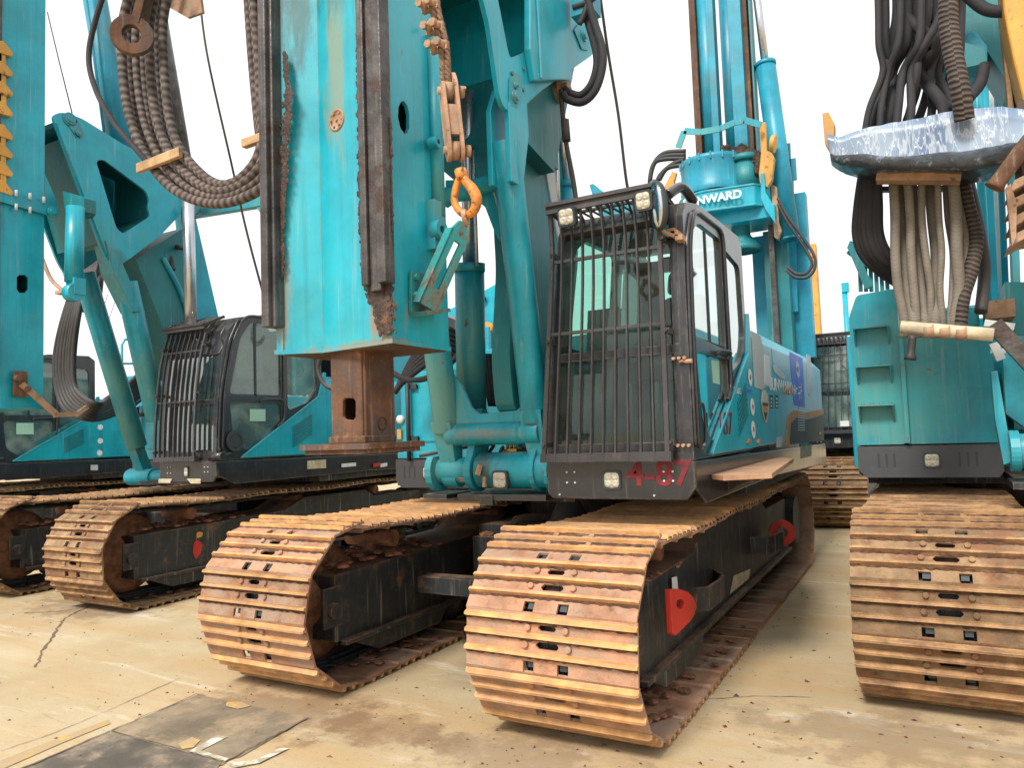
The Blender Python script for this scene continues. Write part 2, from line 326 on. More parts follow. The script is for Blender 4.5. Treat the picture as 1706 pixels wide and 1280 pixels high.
def tube(bm, pts, r, seg=10, sub=8, mi=0, smooth=True, rr=None):
    if sub > 1 and len(pts) > 2: pts = spline(pts, sub)
    else: pts = [Vector(p) for p in pts]
    uvl = bm.loops.layers.uv.get('UVMap') or bm.loops.layers.uv.new('UVMap')
    rings = []; L = 0; u = None; ls = []
    for i, p in enumerate(pts):
        d = (pts[min(i+1, len(pts)-1)]-pts[max(i-1, 0)]).normalized()
        if u is None: u, _ = frame(d)
        u = (u-d*u.dot(d)).normalized(); v = d.cross(u)
        if i: L += (p-pts[i-1]).length
        ls.append(L); q = r if rr is None else r*rr(i/(len(pts)-1))
        rings.append([bm.verts.new(p+(u*math.cos(2*math.pi*k/seg)+v*math.sin(2*math.pi*k/seg))*q) for k in range(seg)])
    for i in range(len(rings)-1):
        for k in range(seg):
            j = (k+1) % seg; f = face(bm, (rings[i][k], rings[i][j], rings[i+1][j], rings[i+1][k]), mi)
            if not f: continue
            f.smooth = smooth
            for lp, (uu, vv) in zip(f.loops, ((k/seg, ls[i]), ((k+1)/seg, ls[i]), ((k+1)/seg, ls[i+1]), (k/seg, ls[i+1]))):
                lp[uvl].uv = (uu*r*6.28, vv)
    face(bm, rings[0][::-1], mi); face(bm, rings[-1], mi)
def bar(bm, p0, p1, w, h, mi=0, upv=(0, 0, 1)):
    p0, p1 = Vector(p0), Vector(p1); d = (p1-p0).normalized(); upv = Vector(upv)
    s = d.cross(upv).normalized() if abs(d.dot(upv)) < .98 else d.cross(Vector((0, 1, 0))).normalized()
    t = s.cross(d)
    prism(bm, [p0+s*w/2+t*h/2, p0-s*w/2+t*h/2, p0-s*w/2-t*h/2, p0+s*w/2-t*h/2], p1-p0, mi)
def PX(l, x): return [P(a, b, x=x) for a, b in l]
def PY(l, y): return [P(a, b, y=y) for a, b in l]
def PZ(l, z): return [P(a, b, z=z) for a, b in l]

def thing(name, label, cat, loc, group=None):
    o = bpy.data.objects.new(name, None); COL.objects.link(o); o.location = loc; o.empty_display_size = .2
    o['label'] = label; o['category'] = cat
    if group: o['group'] = group
    return o
def put(o, parent):
    if parent is not None:
        o.parent = parent
        if parent.type == 'EMPTY': o.matrix_parent_inverse = Matrix.Translation(-Vector(parent.location))
def obj(name, bm, m, parent=None, bev=0, normals=True):
    if normals: bmesh.ops.recalc_face_normals(bm, faces=bm.faces)
    me = bpy.data.meshes.new(name); bm.to_mesh(me); bm.free()
    for k in (m if isinstance(m, (list, tuple)) else [m]): me.materials.append(M[k] if isinstance(k, str) else k)
    o = bpy.data.objects.new(name, me); COL.objects.link(o); put(o, parent)
    if bev:
        b = o.modifiers.new('bevel', 'BEVEL'); b.width = bev; b.segments = 2; b.limit_method = 'ANGLE'; b.angle_limit = R_(40)
    return o
def B(): return bmesh.new()
def tag(o, label, cat, group=None):
    o['label'] = label; o['category'] = cat
    if group: o['group'] = group
    return o
def lamp(parent, c, w, h, face_dir=(0, -1, 0), depth=.04, bezel=.012):
    """square work lamp with four lens cups"""
    c = Vector(c); d = Vector(face_dir).normalized(); s = d.cross(Vector((0, 0, 1))).normalized(); t = s.cross(d)
    b = B(); prism(b, rnd([c+s*(w/2+bezel)+t*(h/2+bezel), c-s*(w/2+bezel)+t*(h/2+bezel), c-s*(w/2+bezel)-t*(h/2+bezel), c+s*(w/2+bezel)-t*(h/2+bezel)], w*.25), -d*depth)
    o = obj('work_lamp', b, 'decaldark', parent)
    b = B()
    for i in (-1, 1):
        for j in (-1, 1):
            q = c+s*i*w*.235+t*j*h*.235+d*.001
            lathe(b, q-d*.002, d, [(w*.30, -.004), (w*.26, .006), (w*.1, .008), (0, .004)], 10)
    prism(b, rnd([c+s*w/2+t*h/2, c-s*w/2+t*h/2, c-s*w/2-t*h/2, c+s*w/2-t*h/2], w*.25), d*.003)
    obj('lens', b, 'lens', o)
    return o
def text(parent, body, c, size, xdir, ydir, m, name='lettering', thick=.002, bold=0, shear=0, sx=1):
    cu = bpy.data.curves.new(name, 'FONT'); cu.body = body; cu.size = size; cu.align_x = 'CENTER'; cu.align_y = 'CENTER'
    cu.extrude = thick/2; cu.offset = bold; cu.shear = shear
    to = bpy.data.objects.new('tmp', cu); COL.objects.link(to)
    dg = bpy.context.evaluated_depsgraph_get(); me = bpy.data.meshes.new_from_object(to.evaluated_get(dg))
    bpy.data.objects.remove(to)
    X = Vector(xdir).normalized(); Y = Vector(ydir).normalized(); Z = X.cross(Y)
    T = Matrix((X*sx, Y, Z)).transposed().to_4x4(); T.translation = Vector(c); me.transform(T)
    me.name = name; me.materials.clear(); me.materials.append(M[m])
    o = bpy.data.objects.new(name, me); COL.objects.link(o); put(o, parent); return o
def hoses(parent, paths, r, m, name='hose', seg=10, sub=8):
    for p in paths:
        b = B(); q = r if not isinstance(r, (list, tuple)) else random.uniform(*r)
        tube(b, p, q, seg, sub); obj(name, b, m, parent)
# ------------------------------------------------------------------ ground
def ground_mat():
    m = bpy.data.materials.new('stained_concrete'); m.use_nodes = True
    n = m.node_tree; N = n.nodes; L = n.links; b = N['Principled BSDF']
    tc = N.new('ShaderNodeTexCoord')
    def nz(s, d=8, r=.6, dist=0, mapv=None):
        t = N.new('ShaderNodeTexNoise'); t.inputs['Scale'].default_value = s; t.inputs['Detail'].default_value = d; t.inputs['Roughness'].default_value = r
        t.inputs['Distortion'].default_value = dist
        L.new(mapv or tc.outputs['Object'], t.inputs['Vector']); return t.outputs['Fac']
    def rp(v, lo, hi, a=0, c=1):
        r = N.new('ShaderNodeMapRange'); r.interpolation_type = 'SMOOTHSTEP'; r.inputs['From Min'].default_value = lo; r.inputs['From Max'].default_value = hi
        r.inputs['To Min'].default_value = a; r.inputs['To Max'].default_value = c; L.new(v, r.inputs['Value']); return r.outputs[0]
    def mx(a, c, f):
        x = N.new('ShaderNodeMix'); x.data_type = 'RGBA'
        for k, q in (('A', a), ('B', c)):
            if isinstance(q, tuple): x.inputs[k].default_value = (*q, 1)
            else: L.new(q, x.inputs[k])
        L.new(f, x.inputs['Factor']); return x.outputs['Result']
    def mu(a, c):
        x = N.new('ShaderNodeMath'); x.operation = 'MULTIPLY'; L.new(a, x.inputs[0])
        if isinstance(c, (int, float)): x.inputs[1].default_value = c
        else: L.new(c, x.inputs[1])
        return x.outputs[0]
    st = N.new('ShaderNodeMapping'); st.inputs['Rotation'].default_value = (0, 0, R_(-32)); st.inputs['Scale'].default_value = (.35, 2.2, 1)
    L.new(tc.outputs['Object'], st.inputs[0])
    c = mx((.42, .315, .18), (.53, .43, .28), rp(nz(.7), .3, .7))
    c = mx(c, (.47, .31, .15), mu(rp(nz(1.1, 6, .6, .4, st.outputs[0]), .42, .66), .7))
    c = mx(c, (.64, .57, .45), mu(rp(nz(1.6, 12, .72, .8, st.outputs[0]), .54, .68), .75))
    c = mx(c, (.29, .20, .11), mu(rp(nz(3.5, 12, .75), .58, .76), .5))
    c = mx(c, (.14, .09, .05), mu(rp(nz(26, 6, .6), .64, .72), .75))
    c = mx(c, (.2, .15, .1), mu(rp(nz(95, 8, .8), .5, .72), .5))
    c = mx(c, (.30, .2, .11), mu(rp(nz(7, 12, .8, 1.5, st.outputs[0]), .55, .66), .5))
    # red soil trodden off the tracks: blots at fixed places
    for (x, y, rx, ry, col, k) in ((-3.2, 3.05, .75, .45, (.19, .115, .07), .55), (-2.6, 3.1, .5, .3, (.2, .1, .05), .5), (-1.7, 3.1, .7, .3, (.2, .13, .08), .5),
                                   (-.2, 4.0, .9, .4, (.2, .14, .09), .5), (-7, 4.3, 1, .5, (.2, .11, .06), .5)):
        mp = N.new('ShaderNodeMapping'); mp.inputs['Location'].default_value = (-x/rx, -y/ry, 0); mp.inputs['Scale'].default_value = (1/rx, 1/ry, 0)
        L.new(tc.outputs['Object'], mp.inputs[0]); ln = N.new('ShaderNodeVectorMath'); ln.operation = 'LENGTH'; L.new(mp.outputs[0], ln.inputs[0])
        ad = N.new('ShaderNodeMath'); ad.operation = 'ADD'; L.new(ln.outputs['Value'], ad.inputs[0]); L.new(rp(nz(4, 10, .7), .3, .7, -.5, .5), ad.inputs[1])
        c = mx(c, col, mu(rp(ad.outputs[0], .4, 1.0, 1, 0), k))
    L.new(c, b.inputs['Base Color']); b.inputs['Roughness'].default_value = .85; b.inputs['Specular IOR Level'].default_value = .25
    bp = N.new('ShaderNodeBump'); bp.inputs['Strength'].default_value = .5; bp.inputs['Distance'].default_value = .012
    L.new(nz(45, 12, .8), bp.inputs['Height']); L.new(bp.outputs[0], b.inputs['Normal'])
    return m
b = B(); v = [b.verts.new((x, y, 0)) for x, y in ((-400, -300), (400, -300), (400, 700), (-400, 700))]; b.faces.new(v)
g = obj('ground', b, ground_mat()); g['kind'] = 'structure'
def sheet(name, px, m, z=.004, n=3):
    b = B(); pts = PZ(px, z); vs = [b.verts.new(p) for p in pts]; b.faces.new(vs)
    for f in b.faces:
        if f.normal.z < 0: f.normal_flip()
    o = obj(name, b, m, normals=False); o['kind'] = 'structure'; return o
M['asph'] = mat('dark_worn_slab', (.12, .10, .078), .8, vary=.35, vscale=3, tint=(.38, .29, .19), tint_scale=3, tint_lo=.46, tint_hi=.68, rust=(.4, .3, .18), rust_scale=6,
                rust_lo=.6, rust_hi=.74, bump=.5, bscale=40)
M['asph2'] = mat('grey_worn_slab', (.21, .165, .11), .8, vary=.35, vscale=3, tint=(.38, .28, .17), tint_scale=3.5, tint_lo=.46, tint_hi=.64, bump=.5, bscale=40)
M['mark'] = mat('worn_white_marking', (.6, .56, .45), .8, vary=.2, tint=(.30, .24, .16), tint_scale=14, tint_lo=.46, tint_hi=.56, bump=.2)
M['ymark'] = mat('worn_yellow_marking', (.55, .33, .08), .8, vary=.2, tint=(.36, .28, .18), tint_scale=14, tint_lo=.38, tint_hi=.5, bump=.2)
M['crk'] = mat('dirty_crack', (.17, .12, .075), .9)
sheet('dark_slab', [(184, 1218), (330, 1158), (515, 1196), (400, 1262), (372, 1268)], 'asph2')
sheet('dark_slab', [(20, 1287), (182, 1219), (371, 1270), (345, 1300), (-20, 1310)], 'asph')
sheet('white_marking', [(362, 1226), (380, 1228), (335, 1251), (383, 1265), (372, 1270), (314, 1253)], 'mark', .008)
sheet('white_marking', [(466, 1248), (482, 1247), (432, 1272), (390, 1280), (380, 1273), (428, 1266)], 'mark', .008)
sheet('yellow_marking', [(296, 1240), (320, 1229), (334, 1234), (322, 1246), (304, 1249)], 'ymark', .008)
sheet('yellow_marking', [(378, 1170), (402, 1170), (418, 1177), (396, 1182), (376, 1177)], 'ymark', .008)
sheet('yellow_marking', [(0, 1268), (120, 1222), (180, 1200), (184, 1206), (100, 1240), (0, 1284)], 'ymark', .004)
def crack(pts, wd, z=.004):
    b = B(); pts = [P(a, c, z=z) for a, c in pts]; q = []
    for i in range(len(pts)-1):
        n = 9
        for k in range(n):
            q.append(pts[i].lerp(pts[i+1], k/n)+Vector((random.uniform(-1, 1), random.uniform(-1, 1), 0))*wd*1.3)
    q.append(pts[-1]); prev = None
    for i, p in enumerate(q):
        d = (q[min(i+1, len(q)-1)]-q[max(i-1, 0)]).normalized(); s = Vector((-d.y, d.x, 0))*wd*random.uniform(.3, 1)
        a = (b.verts.new(p+s), b.verts.new(p-s))
        if prev: b.faces.new((prev[0], prev[1], a[1], a[0]))
        prev = a
    for f in b.faces:
        f.normal_update()
        if f.normal.z < 0: f.normal_flip()
    o = obj('crack', b, 'crk', normals=False); o['kind'] = 'structure'
crack([(150, 1010), (108, 1030), (95, 1050), (70, 1085), (58, 1112)], .012)
crack([(0, 1252), (90, 1222), (185, 1182), (300, 1130)], .003)
crack([(20, 1288), (184, 1217), (328, 1157), (340, 1157)], .007, .009)
crack([(184, 1218), (300, 1248), (372, 1268)], .004, .012)
crack([(515, 1196), (440, 1235), (365, 1275)], .008, .009)
crack([(40, 1022), (110, 1018), (170, 1005)], .01)
crack([(1180, 1165), (1260, 1160), (1350, 1162)], .004)

# ------------------------------------------------------------------ crawler tracks
SW = .435; PITCH = .2575
def shoe_mesh(mats):
    b = B(); h = PITCH/2+.006
    def hrow(y0, y1, hw, hh):          # plate strip with a slot in its middle
        ym = (y0+y1)/2
        box(b, -SW, -hw, y0, y1, 0, .014); box(b, hw, SW, y0, y1, 0, .014)
        box(b, -hw, hw, y0, ym-hh, 0, .014); box(b, -hw, hw, ym+hh, y1, 0, .014)
        for sx in (-1, 1):
            for sy in (-1, 1):
                c = (sx*hw, ym+sy*hh, 0); prism(b, [c, (c[0]-sx*hh*.8, c[1], 0), (c[0], c[1]-sy*hh*.8, 0)], (0, 0, .013))
            cyl(b, (sx*(hw+.052), ym, .012), (sx*(hw+.052), ym, .030), .0165, .0145, 8)
    g1, g2, g3 = .108, .030, -.050
    hrow(g2, g1, .045, .013); hrow(g3, g2, .058, .016)
    box(b, -SW, SW, g1, h, 0, .014)
    ny = -h+.05
    box(b, -SW, SW, ny, g3, 0, .014)
    for x0, x1 in ((-SW, -.125), (-.07, .05), (.105, SW)): box(b, x0, x1, -h, ny, 0, .0138)
    # curled trailing lip
    for x0, x1 in ((-SW, -.12), (-.075, .055), (.10, SW)): prism(b, [(x0, -h, 0), (x0, -h, .0135), (x0, -h-.010, .004), (x0, -h-.010, -.012)], (x1-x0, 0, 0))
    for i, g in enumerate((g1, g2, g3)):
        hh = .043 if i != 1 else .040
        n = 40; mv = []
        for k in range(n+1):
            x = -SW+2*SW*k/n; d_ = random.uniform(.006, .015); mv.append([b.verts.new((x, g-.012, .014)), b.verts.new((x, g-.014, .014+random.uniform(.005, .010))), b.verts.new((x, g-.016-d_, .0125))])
        for k in range(n): face(b, (mv[k][0], mv[k+1][0], mv[k+1][1], mv[k][1]), 3); face(b, (mv[k][1], mv[k+1][1], mv[k+1][2], mv[k][2]), 3)  # dark strip along each grouser, its shadow line put into the colour
        e = .006
        v = []
        for x, k in ((-SW-.003, 0), (-SW+.012, 1), (SW-.012, 1), (SW+.003, 0)):
            H = hh if k else hh-.008
            v.append([b.verts.new((x, g-.014, .0135)), b.verts.new((x, g-.008, H)), b.verts.new((x, g+.005, H-.002)), b.verts.new((x, g+.013, .0135))])
        for i0 in range(3):
            for k in range(4):
                f = face(b, (v[i0][k], v[i0][(k+1) % 4], v[i0+1][(k+1) % 4], v[i0+1][k]), 1)
        face(b, v[0][::-1], 1); face(b, v[3], 1)
    # link rails on the inside
    for x in (-.09, .075): box(b, x-.018, x+.018, -h+.02, h-.02, -.075, -.002, 2)
    box(b, -.14, .14, -h+.004, h-.006, -.058, -.05, 2)
    bmesh.ops.recalc_face_normals(b, faces=b.faces)
    me = bpy.data.meshes.new('track_shoe'); b.to_mesh(me); b.free()
    for k in mats: me.materials.append(M[k])
    return me
SHOE1 = shoe_mesh(('shoe', 'grouser', 'decaldark', 'mud_shade')); SHOE2 = shoe_mesh(('shoe2', 'grouser2', 'decaldark', 'mud_shade'))
NS = 48; RT = .46; TY0 = .48
def track_path(s, L):
    """s in 0..1 -> (y, z, tangent) local, y from track front (0) ; over the top first"""
    per = 2*L+2*math.pi*RT; d = (s % 1)*per
    if d < L:
        t = d/L; sag = .018*math.sin(t*math.pi*3)**2+.02*math.sin(math.pi*t)
        return TY0+d, .015+2*RT-sag, Vector((0, 1, 0))
    d -= L
    if d < math.pi*RT:
        a = d/RT; return TY0+L+math.sin(a)*RT, RT+.015+math.cos(a)*RT, Vector((0, math.cos(a), -math.sin(a)))
    d -= math.pi*RT
    if d < L: return TY0+L-d, .04, Vector((0, -1, 0))
    d -= L; a = d/RT
    return TY0-math.sin(a)*RT, RT+.04-math.cos(a)*RT*1.0, Vector((0, -math.cos(a), math.sin(a)))
def crawler(root, xc, yf, mesh=SHOE1, phase=0, lug=False, hand=1, simple=False, shoes=True):
    L = (NS*PITCH-2*math.pi*RT)/2; ye = TY0+L
    b = B()
    for s in (-1, 1):
        lathe(b, (xc+s*.055, yf+TY0, RT+.03), (s, 0, 0), [(0, .1), (.1, .1), (.16, .03), (.3, .02), (.37, 0), (.37, -.05), (0, -.05)], 28)
    cyl(b, (xc-.24, yf+TY0, RT+.03), (xc+.24, yf+TY0, RT+.03), .07)
    tf = B()
    # box beam
    x0, x1 = xc-.27, xc+.27
    prof = [(.42, .26), (.42, .66), (.60, .70), (1.55, .72), (1.75, .86), (3.6, .88), (3.9, .74), (ye-.3, .74), (ye-.3, .26)]
    if simple: prof = [(.42, .26), (.42, .66), (2.3, .70), (2.6, .82), (3.7, .82), (3.9, .72), (ye-.3, .72), (ye-.3, .26)]
    prism(tf, [(x0, yf+y, z) for y, z in prof], (x1-x0, 0, 0))
    for s in (-1, 1):
        e = xc+s*.27
        box(tf, min(e, e+s*.05), max(e, e+s*.05), yf+.46, yf+ye-.35, .235, .262)      # bottom ledge
        box(tf, min(e, e+s*.02), max(e, e+s*.02), yf+.30, yf+.46, .36, .60)           # idler yoke plate
        prism(tf, [(e-s*.02, yf+.55, .235), (e-s*.02, yf+.8, .13), (e-s*.02, yf+1.5, .13), (e-s*.02, yf+1.6, .235)], (s*.045, 0, 0))
        cyl(tf, (e, yf+.38, RT), (e+s*.05, yf+.38, RT), .05, seg=12)
    fr = obj('track_frame', tf, 'frameblack', root, bev=.006)
    obj('idler_wheel', b, 'soil', fr)
    b = B()
    prof2 = []
    for i in range(44):
        a = 2*math.pi*i/44; r = .40 if (i//2) % 2 else .35
        prof2.append((xc-.04, yf+ye+math.sin(a)*r, RT+.03+math.cos(a)*r))
    prism(b, prof2, (.08, 0, 0)); cyl(b, (xc-.33, yf+ye, RT+.03), (xc+.33, yf+ye, RT+.03), .24)
    obj('drive_sprocket', b, 'frameblack', fr)
    for i in range(9):
        y = yf+.95+i*(ye-1.6)/8; b = B()
        lathe(b, (xc-.24, y, .185), (1, 0, 0), [(0, 0), (.05, 0), (.07, .03), (.11, .06), (.11, .10), (.085, .12), (.085, .36), (.11, .38), (.11, .42), (.07, .45), (.05, .48), (0, .48)], 16)
        obj('bottom_roller', b, 'frameblack', fr)
    for y in (1.1, 2.6, 4.0):
        b = B(); cyl(b, (xc-.2, yf+y, .795), (xc+.2, yf+y, .795), .06); box(b, xc-.04, xc+.04, yf+y-.05, yf+y+.05, .68, .79)
        obj('carrier_roller', b, 'soil', fr)
    # soil lying on the beam
    b = B()
    for k in range(110):
        x = xc+random.uniform(-.24, .26); y = yf+random.uniform(.45, 1.7); r = random.uniform(.012, .04)
        bmesh.ops.create_icosphere(b, subdivisions=1, radius=r, matrix=Matrix.Translation((x, y, .70+random.uniform(-.01, .01))) @ Matrix.Diagonal((1.3, 1.3, .5, 1)))
    for k in range(90):
        x = xc+random.uniform(-.35, .38); y = yf+random.uniform(.5, 2.5); r = random.uniform(.008, .03)
        bmesh.ops.create_icosphere(b, subdivisions=1, radius=r, matrix=Matrix.Translation((x, y, .055)) @ Matrix.Diagonal((1.4, 1.6, .5, 1)))
    o = obj('caked_soil', b, 'soil', fr); o['kind'] = 'stuff'
    if lug:
        e = xc+.27
        b = B()
        pr = PX([(1117, 983), (1132, 982), (1147, 987), (1157, 998), (1161, 1012), (1157, 1026), (1148, 1038), (1136, 1050), (1126, 1060), (1121, 1056)], e+.15)
        h = PX([(1134+7*math.cos(a), 1007+8.5*math.sin(a)) for a in [i*math.pi/5 for i in range(10)]], e+.15)
        prism(b, pr, (-.03, 0, 0), 0, [h]); obj('towing_lug', b, 'red', fr, bev=.003)
        b = B(); pl = [P(1158, 1000, x=e+.14), P(1180, 998, x=e+.16), P(1198, 985, x=e+.16), P(1205, 975, x=e+.10), P(1190, 965, x=e+.0)]
        for i in range(len(pl)-1): bar(b, pl[i], pl[i+1], .015, .13)
        obj('step_bar', b, 'frameblack', fr)
        b = B(); c = P(1303, 888, x=e+.15)
        ringz(b, c, (.3, -1, 0), .11, .045, .03); obj('towing_lug', b, 'red', fr)
        b = B(); pl = [c+Vector((0, .02, 0)), c+Vector((.05, -.3, -.02)), c+Vector((-.02, -.55, -.03)), c+Vector((-.15, -.6, -.03))]
        for i in range(3): bar(b, pl[i], pl[i+1], .015, .14)
        obj('step_bar', b, 'frameblack', fr)
        b = B(); prism(b, PX([(1119, 963), (1127, 961), (1129, 982), (1120, 983)], e+.024), (.003, 0, 0)); obj('white_sticker', b, 'white', fr)
        b = B(); prism(b, PX([(1222, 960), (1250, 948), (1247, 965), (1216, 990)], e+.003), (.003, 0, 0)); obj('white_sticker', b, 'tan', fr)
    # belt: the pin strand, and each shoe of its own
    b = B(); n = NS*2; prev = None
    for i in range(n+1):
        y, z, t = track_path((i/n+phase/NS), L); nn = Vector((0, -t.z, t.y)); c = Vector((xc, yf+y, z))-nn*.05
        q = [b.verts.new(c+Vector((sx*.06, 0, 0))+nn*sn*.018) for sx, sn in ((-1, -1), (1, -1), (1, 1), (-1, 1))]
        if prev:
            for k in range(4): face(b, (prev[k], prev[(k+1) % 4], q[(k+1) % 4], q[k]))
        prev = q
    belt = obj('crawler_track', b, 'frameblack', root)
    if shoes:
        for i in range(NS):
            y, z, t = track_path((i+phase)/NS, L); nn = Vector((0, -t.z, t.y))
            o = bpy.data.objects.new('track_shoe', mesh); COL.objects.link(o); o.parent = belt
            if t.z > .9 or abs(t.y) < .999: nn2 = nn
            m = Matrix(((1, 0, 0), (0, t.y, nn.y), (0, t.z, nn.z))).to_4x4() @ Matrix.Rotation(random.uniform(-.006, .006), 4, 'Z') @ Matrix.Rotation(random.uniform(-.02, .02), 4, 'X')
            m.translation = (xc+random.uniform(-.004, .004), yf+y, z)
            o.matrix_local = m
    return belt
# ------------------------------------------------------------------ drilling rig builders
def plate_rows(parent, name, m, *rows):
    b = B()
    for r in rows: box(b, *r)
    return obj(name, b, m, parent, bev=.004)
def strip(b, prof, th, x0, x1):
    """bent sheet following (y,z) profile, th thick towards its inside"""
    n = len(prof); out = [Vector((0, y, z)) for y, z in prof]; inn = []
    for i in range(n):
        d = (out[min(i+1, n-1)]-out[max(i-1, 0)]).normalized(); inn.append(out[i]+Vector((0, d.z, -d.y))*th)
    prism(b, [Vector((x0, p.y, p.z)) for p in out+inn[::-1]], (x1-x0, 0, 0))
def cab(root, xr, yf, z0=1.32, curve=0, wd=.88, nbar=9, detail=True, visor=True, glassm='glass'):
    xl = xr-wd; q = .05
    if curve: fr = [(0, 0), (.01, .35), (.04, .75), (.09, 1.1), (.17, 1.36), (.30, 1.5), (.8, 1.6)]
    else: fr = [(0, 0), (0, .5), (.0, 1.0), (.02, 1.34), (.10, 1.43), (.34, 1.48), (.8, 1.5)]
    top = fr[-1][1]
    out = [(yf+y, z0+z) for y, z in fr]+[(yf+1.42, z0+top+.02), (yf+1.52, z0+top-.05), (yf+1.53, z0)]
    def yat(z):
        for (ya, za), (yb, zb) in zip(fr, fr[1:]):
            if za <= z <= zb: return ya+(yb-ya)*(z-za)/(zb-za)
        return fr[-1][0]
    hU = [(yat(.68)+.14, .68), (yat(1.30)+.17, 1.28), (yat(1.36)+.3, top-.13), (.88, top-.12), (.88, .66)]
    hL = [(yat(.1)+.22, .20), (yat(.6)+.15, .60), (.88, .60), (.88, .33), (.42, .08)]
    hR = [(.98, .52), (.98, top-.16), (1.42, top-.2), (1.45, .80), (1.30, .62)]
    b = B()
    for s, xx in ((1, xr), (-1, xl)):
        holes = [[Vector((xx, yf+y, z0+z)) for y, z in rnd_yz(h, .06)] for h in (hU, hL, hR)]
        prism(b, [(xx, y, z) for y, z in out], (-s*q, 0, 0), 0, holes)
    strip(b, [(yf+y, z0+z) for y, z in fr[3:]]+[(yf+1.42, z0+top+.02)], .05, xl+q, xr-q)          # roof
    box(b, xl+q, xr-q, yf+.0, yf+1.5, z0, z0+.04)
    box(b, xl+q, xr-q, yf+.005, yf+.05, z0+.04, z0+.10)
    box(b, xl+q, xr-q, yf+yat(.6), yf+yat(.6)+.05, z0+.58, z0+.63)
    if not curve: box(b, xr-.09, xr-q, yf+.003, yf+.06, z0+.04, z0+1.4)
    box(b, xl+q, xl+.2, yf+1.47, yf+1.52, z0, z0+top-.06); box(b, xr-.2, xr-q, yf+1.47, yf+1.52, z0, z0+top-.06)
    box(b, xl+.2, xr-.2, yf+1.47, yf+1.52, z0, z0+.75); box(b, xl+.2, xr-.2, yf+1.47, yf+1.52, z0+top-.15, z0+top-.04)
    if curve: box(b, xl+.2, xr-.2, yf+1.475, yf+1.515, z0+.75, z0+top-.15)
    cb = obj('cab', b, 'black', root, bev=.008)
    # rolled door surround standing proud of the side
    b = B(); dl = [(yat(.03)+.07, .03), (yat(.7)+.07, .7), (yat(1.2)+.09, 1.22), (yat(1.36)+.2, top-.07), (.92, top-.05), (.93, .38)]
    pts = [Vector((xr+.006, yf+y, z0+z)) for y, z in rnd_yz(dl, .12)]; tube(b, pts, .016, 6, 1)
    tube(b, [Vector((xr+.004, yf+y-.05, z0+z)) for y, z in rnd_yz(dl[:4], .1)], .010, 6, 1)
    obj('door_seal', b, 'black', cb)
    g = B()
    for h in (hU, hL): face(g, [g.verts.new((xr-.02, yf+y, z0+z)) for y, z in rnd_yz([(a+(.02 if a > .5 else -.02), c) for a, c in h], .06)])
    dr = obj('door_glass', g, glassm, cb)
    b = B(); hx = xr+.03
    tube(b, [(xr, yf+.58, z0+.60), (hx, yf+.6, z0+.63), (hx, yf+.86, z0+.64), (xr, yf+.88, z0+.60)], .011, 6, 5); obj('door_handle', b, 'decaldark', dr)
    b = B(); box(b, xr-.03, xr-.012, yf+.52, yf+.545, z0+.66, z0+top-.14); box(b, xr-.03, xr-.012, yf+yat(.66)+.14, yf+.88, z0+.655, z0+.685); obj('window_frame', b, 'decaldark', dr)
    g = B(); face(g, [g.verts.new((xr-.02, yf+y, z0+z)) for y, z in hR]); obj('side_window', g, glassm, cb)
    for h in (hU, hL, hR): g = B(); face(g, [g.verts.new((xl+.02, yf+y, z0+z)) for y, z in h]); obj('side_window', g, 'glassk' if curve else glassm, cb)
    g = B()
    if not curve: face(g, [g.verts.new(p) for p in ((xl+.2, yf+1.5, z0+.75), (xr-.2, yf+1.5, z0+.75), (xr-.2, yf+1.5, z0+top-.15), (xl+.2, yf+1.5, z0+top-.15))])
    if not curve: obj('rear_window', g, glassm, cb)
    g = B(); zs = [.1+.1*i for i in range(13)]
    rows = [[g.verts.new((x, yf+yat(z)+.02, z0+z)) for x in (xl+q, xr-q)] for z in zs if z < 1.33]
    for a, c in zip(rows, rows[1:]):
        f = face(g, (a[0], a[1], c[1], c[0])); f.smooth = True
    obj('windscreen', g, 'glassk' if curve else glassm, cb)
    if detail:
        b = B(); xm = (xl+xr)/2
        prism(b, rnd([(xm-.22, yf+.8, z0+.5), (xm+.22, yf+.8, z0+.5), (xm+.22, yf+1.25, z0+.5), (xm-.22, yf+1.25, z0+.5)], .06), (0, 0, .12))
        prism(b, rnd([(xm-.21, yf+1.18, z0+.6), (xm+.21, yf+1.18, z0+.6), (xm+.17, yf+1.3, z0+1.12), (xm-.17, yf+1.3, z0+1.12)], .08), (0, .1, .02))
        prism(b, rnd([(xm-.12, yf+1.27, z0+1.13), (xm+.12, yf+1.27, z0+1.13), (xm+.11, yf+1.28, z0+1.30), (xm-.11, yf+1.28, z0+1.30)], .05), (0, .08, .02))
        box(b, xm-.18, xm+.18, yf+.85, yf+1.2, z0+.05, z0+.5)
        obj('seat', b, 'seat', cb, bev=.02)
        b = B()
        box(b, xl+.07, xl+.25, yf+.4, yf+1.2, z0+.05, z0+.62); box(b, xr-.25, xr-.08, yf+.6, yf+1.2, z0+.05, z0+.55)
        box(b, xl+.1, xl+.32, yf+.3, yf+.36, z0+.66, z0+.92); tube(b, [(xl+.2, yf+.35, z0+.4), (xl+.2, yf+.33, z0+.8)], .015, 6, 1)
        for x in (xm-.08, xm+.1): tube(b, [(x, yf+.45, z0+.04), (x+.02, yf+.36, z0+.45)], .014, 6, 1)
        obj('console', b, 'seat', cb)
    # window guard of bars
    b = B(); yo = -.075; gl = xl+.0; gr = xr-.10 if not curve else xr-.22
    zz = [.0, .25, .5, .75, 1.0, 1.25, 1.38, 1.47] if not curve else [.0, .2, .4, .6, .8, 1.0, 1.2, 1.36, 1.48]
